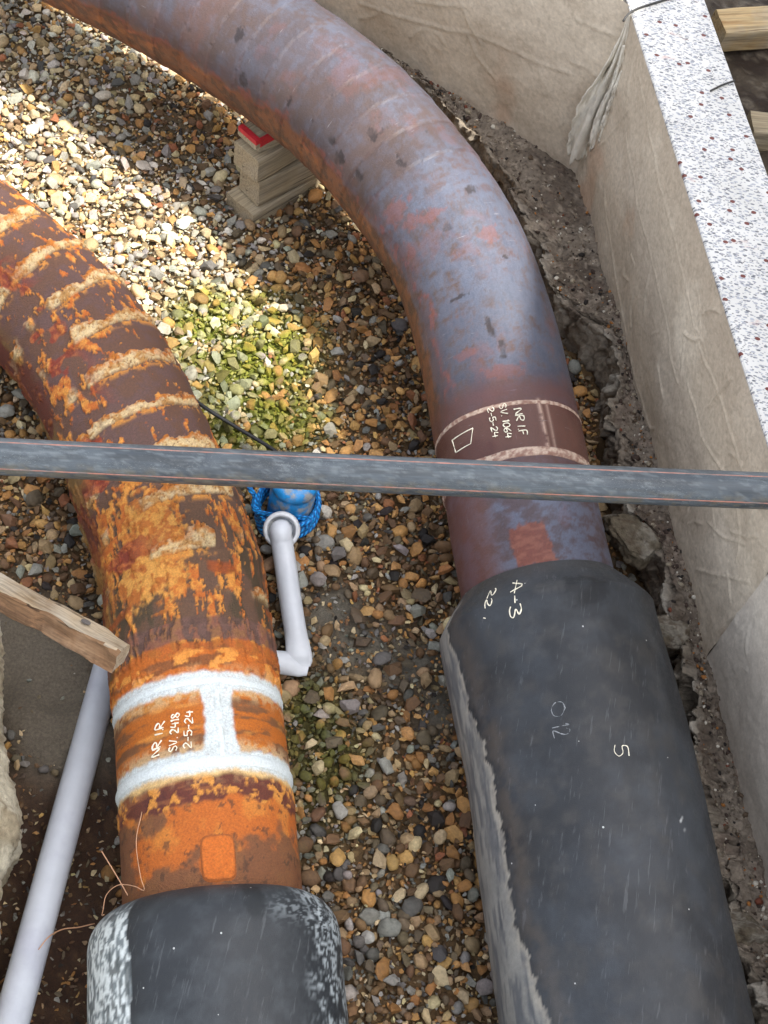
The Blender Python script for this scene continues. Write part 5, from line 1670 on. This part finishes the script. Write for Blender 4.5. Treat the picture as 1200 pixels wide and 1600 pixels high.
PW = {'pale': dict(cream=.28, white=.25, grey=.18, ochre=.09, rusty=.03, dgrey=.05, brown=.02, tan=.10), 'ochre': dict(amber=.20, ochre=.14, brown=.24, rusty=.07, wet=.13, tan=.10, grey=.06, black=.06),
      'wet': dict(wet=.20, grey=.14, dgrey=.11, brown=.15, tan=.16, cream=.09, amber=.10, ochre=.03, black=.02)}
pm = {z_: np.array([PW[z_].get(n_, 0) for n_ in names]) for z_ in PW}
rs = np.random.default_rng(77)
wp = zp * (1 - 0.65 * zo); wo = zo * 1.0; ww = np.full_like(zp, 0.26) * (1 - zp)
tot = wp + wo + ww + 1e-6
probs = (wp[:, None] * pm['pale'] + wo[:, None] * pm['ochre'] + ww[:, None] * pm['wet']) / tot[:, None]
probs /= probs.sum(1, keepdims=True)
idx = (probs.cumsum(1) > rs.random(len(SP))[:, None]).argmax(1)
SCOL = np.array([srgb(*PAL[n_]) for n_ in names])[idx] * np.exp(rs.normal(0, 0.16, (len(SP), 1))) * np.exp(rs.normal(0, 0.035, (len(SP), 3)))
SCOL = SCOL * (1.05 - 0.06 * np.clip(zp * 1.2, 0, 1))[:, None]
SCOL = SCOL * np.array([1.01, 0.98, 0.93])
gz_ = ground_z(SP[:, 0], SP[:, 1])
SZ = gz_ + np.where(lay == 0, 0.006 + 0.015 * rs.random(len(SP)), np.where(lay == 1, 0.003 + 0.006 * rs.random(len(SP)), 0.002 + 0.006 * rs.random(len(SP))))
sharp = rs.random(len(SP)) < (0.58 + 0.30 * np.clip(zo, 0, 1) + 0.22 * np.clip(zp, 0, 1))

def rotm(r, n, tilt):
    az = r.uniform(0, 2 * pi, n); tx = r.normal(0, tilt, n); ty = r.normal(0, tilt, n)
    out = np.zeros((n, 3, 3))
    ca, sa = np.cos(az), np.sin(az); cx, sx_ = np.cos(tx), np.sin(tx); cy, sy = np.cos(ty), np.sin(ty)
    Rz = np.zeros((n, 3, 3)); Rz[:, 0, 0] = ca; Rz[:, 0, 1] = -sa; Rz[:, 1, 0] = sa; Rz[:, 1, 1] = ca; Rz[:, 2, 2] = 1
    Rx = np.zeros((n, 3, 3)); Rx[:, 0, 0] = 1; Rx[:, 1, 1] = cx; Rx[:, 1, 2] = -sx_; Rx[:, 2, 1] = sx_; Rx[:, 2, 2] = cx
    Ry = np.zeros((n, 3, 3)); Ry[:, 1, 1] = 1; Ry[:, 0, 0] = cy; Ry[:, 0, 2] = sy; Ry[:, 2, 0] = -sy; Ry[:, 2, 2] = cy
    return Rx @ Ry @ Rz
sharp |= SR < 0.0080
ROT = rotm(rs, len(SP), 0.42)

# which stones show: not covered by a pipe as seen from the camera
def covered():
    c_ = np.zeros(len(SP), bool)
    for pipe, r0 in ((PR, R_ST), (PL, R_ST), (PR, None), (PL, None)):
        Q = pipe.Q[::8]; s_ = pipe.s[::8]
        if r0 is None:
            lim = sR_case if pipe is PR else sL_case
            Q = Q[s_ < lim - 0.03]; r0 = R_CA
        qx, qy, qk = proj(Q)
        rp = F_PX * r0 / qk
        for a_ in range(0, len(SP), 4000):
            d2 = (X[a_:a_ + 4000, None] - qx) ** 2 + (Y[a_:a_ + 4000, None] - qy) ** 2
            c_[a_:a_ + 4000] |= (d2 < (rp * 0.98) ** 2).any(1)
    y_pe = 709 + (763 - 709) * X / 1200
    return c_ | (np.abs(Y - y_pe) < 32)
vis = ~covered() & (X > 5) & (X < 1195) & (Y > 5) & (Y < 1595) & (lay == 0)
score = np.where(vis, SR / K, 0)
pick = np.argsort(-score)[:300]
is_single = np.zeros(len(SP), bool); is_single[pick] = True
shape_me = [[], []]
for g_, shapes in enumerate((ROUND2, SHARP2)):
    for q in shapes: shape_me[g_].append(raw_mesh('stone', q[0] if g_ else q, q[1] if g_ else F2, M['stone1'], not g_))
for i in pick:
    o = link('stone', shape_me[int(sharp[i])][int(rs.integers(16))])
    o.parent = ground
    Rm = ROT[i] * SR[i] * 1.12
    o.matrix_world = Matrix([[*Rm[0], SP[i, 0]], [*Rm[1], SP[i, 1]], [*Rm[2], SZ[i] + 0.003], [0, 0, 0, 1]])
    g = 1 - 0.7 * za[i]
    cc = SCOL[i] * g + np.array([0.10, 0.13, 0.02]) * (1 - g)
    o.color = (*[float(min(q, 1)) for q in cc], 1)

def realise(name, sel, shapes_r, shapes_s, F, parent, algae=True):
    Vs, Fs, Cs, SMs, base_ = [], [], [], [], 0
    ids = np.where(sel)[0]
    for g_, shp_ in ((False, [(q, F) for q in shapes_r]), (True, shapes_s)):
        ch = rs.integers(0, len(shp_), len(SP))
        for k2, (V0, Fk) in enumerate(shp_):
            n0 = len(V0)
            ii = ids[(sharp[ids] == g_) & (ch[ids] == k2)]
            if not len(ii): continue
            V = np.einsum('nij,vj->nvi', ROT[ii] * (SR[ii] * 1.12)[:, None, None], V0)
            V[..., :2] += SP[ii][:, None]
            V[..., 2] += SZ[ii][:, None]
            Vs.append(V.reshape(-1, 3))
            Fs.append((Fk[None] + (base_ + np.arange(len(ii)) * n0)[:, None, None]).reshape(-1, 3))
            base_ += len(ii) * n0
            Cs.append(np.repeat(SCOL[ii], n0, 0))
            SMs.append(np.full(len(ii) * len(Fk), not g_))
    V, F_, C_ = np.vstack(Vs), np.vstack(Fs), np.vstack(Cs)
    sm = np.concatenate(SMs)
    if algae:
        vx, vy, _q = proj(v3(V[:, 0], V[:, 1], 0 * V[:, 0]))
        m = zone(vx, vy, Z_ALGAE) * ss(0.36, 0.56, fbm(V, 22, 4, 801)) * ss(0.02, -0.004, V[:, 2] - ground_z(V[:, 0], V[:, 1]) - 0.008 * 1.2 * fbm(V, 60, 2, 803))
        m2 = zone(vx, vy, Z_ALGAE) * 0.75 * ss(0.30, 0.52, fbm(V, 22, 4, 805))
        C_ = mixc(C_, srgb(120, 124, 34), np.clip(1.2 * m + 0.9 * m2, 0, 0.9))
        C_ = mixc(C_, srgb(84, 86, 24), zone(vx, vy, Z_ALGAE2) * 0.75 * ss(0.40, 0.56, fbm(V, 26, 4, 807)))
    o = link(name, raw_mesh(name, V, F_, M['stone'], True, {'col': C_}))
    o.data.polygons.foreach_set('use_smooth', sm)
    o.parent = ground
    tag(o, kind='stuff')
    return o
realise('gravel', (lay == 0) & ~is_single, ROUND1, SHARP1, F1, ground)
V_, F_lo = ico(1)
R00, F00 = rock_shapes(1, 16, 43, False); S00 = hull_shapes(20, 9, 44)
S0d, _ = rock_shapes(1, 16, 44, True)
near_v = (lay == 1)
realise('fine_gravel', near_v, R00, S00, F00, ground)
realise('grit', lay == 2, R00, S00, F00, ground)

# debris on the ledge and lumps of broken concrete along it
r = np.random.default_rng(5)
flat = np.argwhere((q2 > 0.42) & (q2 < 0.95))
wsel = flat[r.integers(0, len(flat), 2600)]
DP = LV[wsel[:, 0], wsel[:, 1]]
DR = np.clip(0.0038 * np.exp(r.normal(0, 0.45, len(DP))), 0.0015, 0.011)
dcol = np.array([srgb(*q) for q in ((90, 74, 58), (64, 50, 42), (150, 138, 118), (200, 192, 176), (158, 104, 52), (40, 34, 30), (112, 62, 44), (120, 108, 92))])[r.choice(8, len(DP), p=[.24, .16, .18, .10, .08, .1, .03, .11])]
big_ = r.random(len(DP)) < 0.012
DR[big_] = r.uniform(0.008, 0.014, big_.sum())
rt = rotm(r, len(DP), 0.4)
Vs = np.einsum('nij,nvj->nvi', rt * DR[:, None, None], np.array([(R00 + S0d)[q] for q in r.integers(0, 32, len(DP))])) + DP[:, None]
n0 = Vs.shape[1]
o = link('debris', raw_mesh('debris', Vs.reshape(-1, 3), (F00[None] + (np.arange(len(DP)) * n0)[:, None, None]).reshape(-1, 3), M['stone'], True, {'col': np.repeat(dcol, n0, 0)}))
o.parent = ledge
tag(o, kind='stuff')

lumps = [(1000, 835, 0.075, 0.03, 0.5, 'jagged grey concrete lump on the ledge just below the black plastic pipe'), (1045, 985, 0.050, 0.03, 1.2, 'rounded concrete lump beside the shoulder of the right casing'),
         (1082, 1185, 0.042, 0.05, 0.2, 'pale concrete lump on the ledge halfway down the right casing'), (1118, 1345, 0.045, 0.04, 2.0, 'grey concrete lump on the ledge below the pale one'),
         (1165, 1450, 0.060, 0.06, 0.9, 'broken concrete lump at the lower right beside the casing')]
for i, (x, y, rad, zc, az, lb) in enumerate(lumps):
    V0, F0x = ico(5)
    V = V0.copy()
    rr_ = np.random.default_rng(900 + i)
    for _ in range(14):
        d = rr_.normal(size=3); d /= np.linalg.norm(d)
        V = V - np.outer(np.clip(V @ d - rr_.uniform(0.5, 0.85), 0, None), d)
    V = V * (1 + (fbm(V + i * 3, 2.2, 4, 910 + i)[:, None] - 0.5) * 0.5 + (fbm(V + i, 9, 4, 930 + i)[:, None] - 0.5) * 0.16)
    V = V * np.array([1.25, 0.75, 0.7]) * rad
    a_ = az + 2.0
    V = V @ np.array([[cos(a_), sin(a_), 0], [-sin(a_), cos(a_), 0], [0, 0, 1]])
    p = at(x, y, LEDGE)
    V = V + np.array([p[0], p[1], LEDGE - 0.012])
    n1 = fbm(V, 25, 4, 940); n2 = fbm(V, 100, 3, 941)
    c = mixc(np.broadcast_to(srgb(104, 94, 78), V.shape), srgb(140, 132, 118), ss(0.45, 0.62, n1))
    c = mixc(c, srgb(88, 74, 60), ss(0.52, 0.66, n2) * 0.7)
    o = link('concrete_lump', raw_mesh('concrete_lump', V, F0x, M['rough_conc'], True, {'col': c}))
    tag(o, lb, 'concrete', 'broken concrete lumps along the ledge')
bpy.context.view_layer.update()
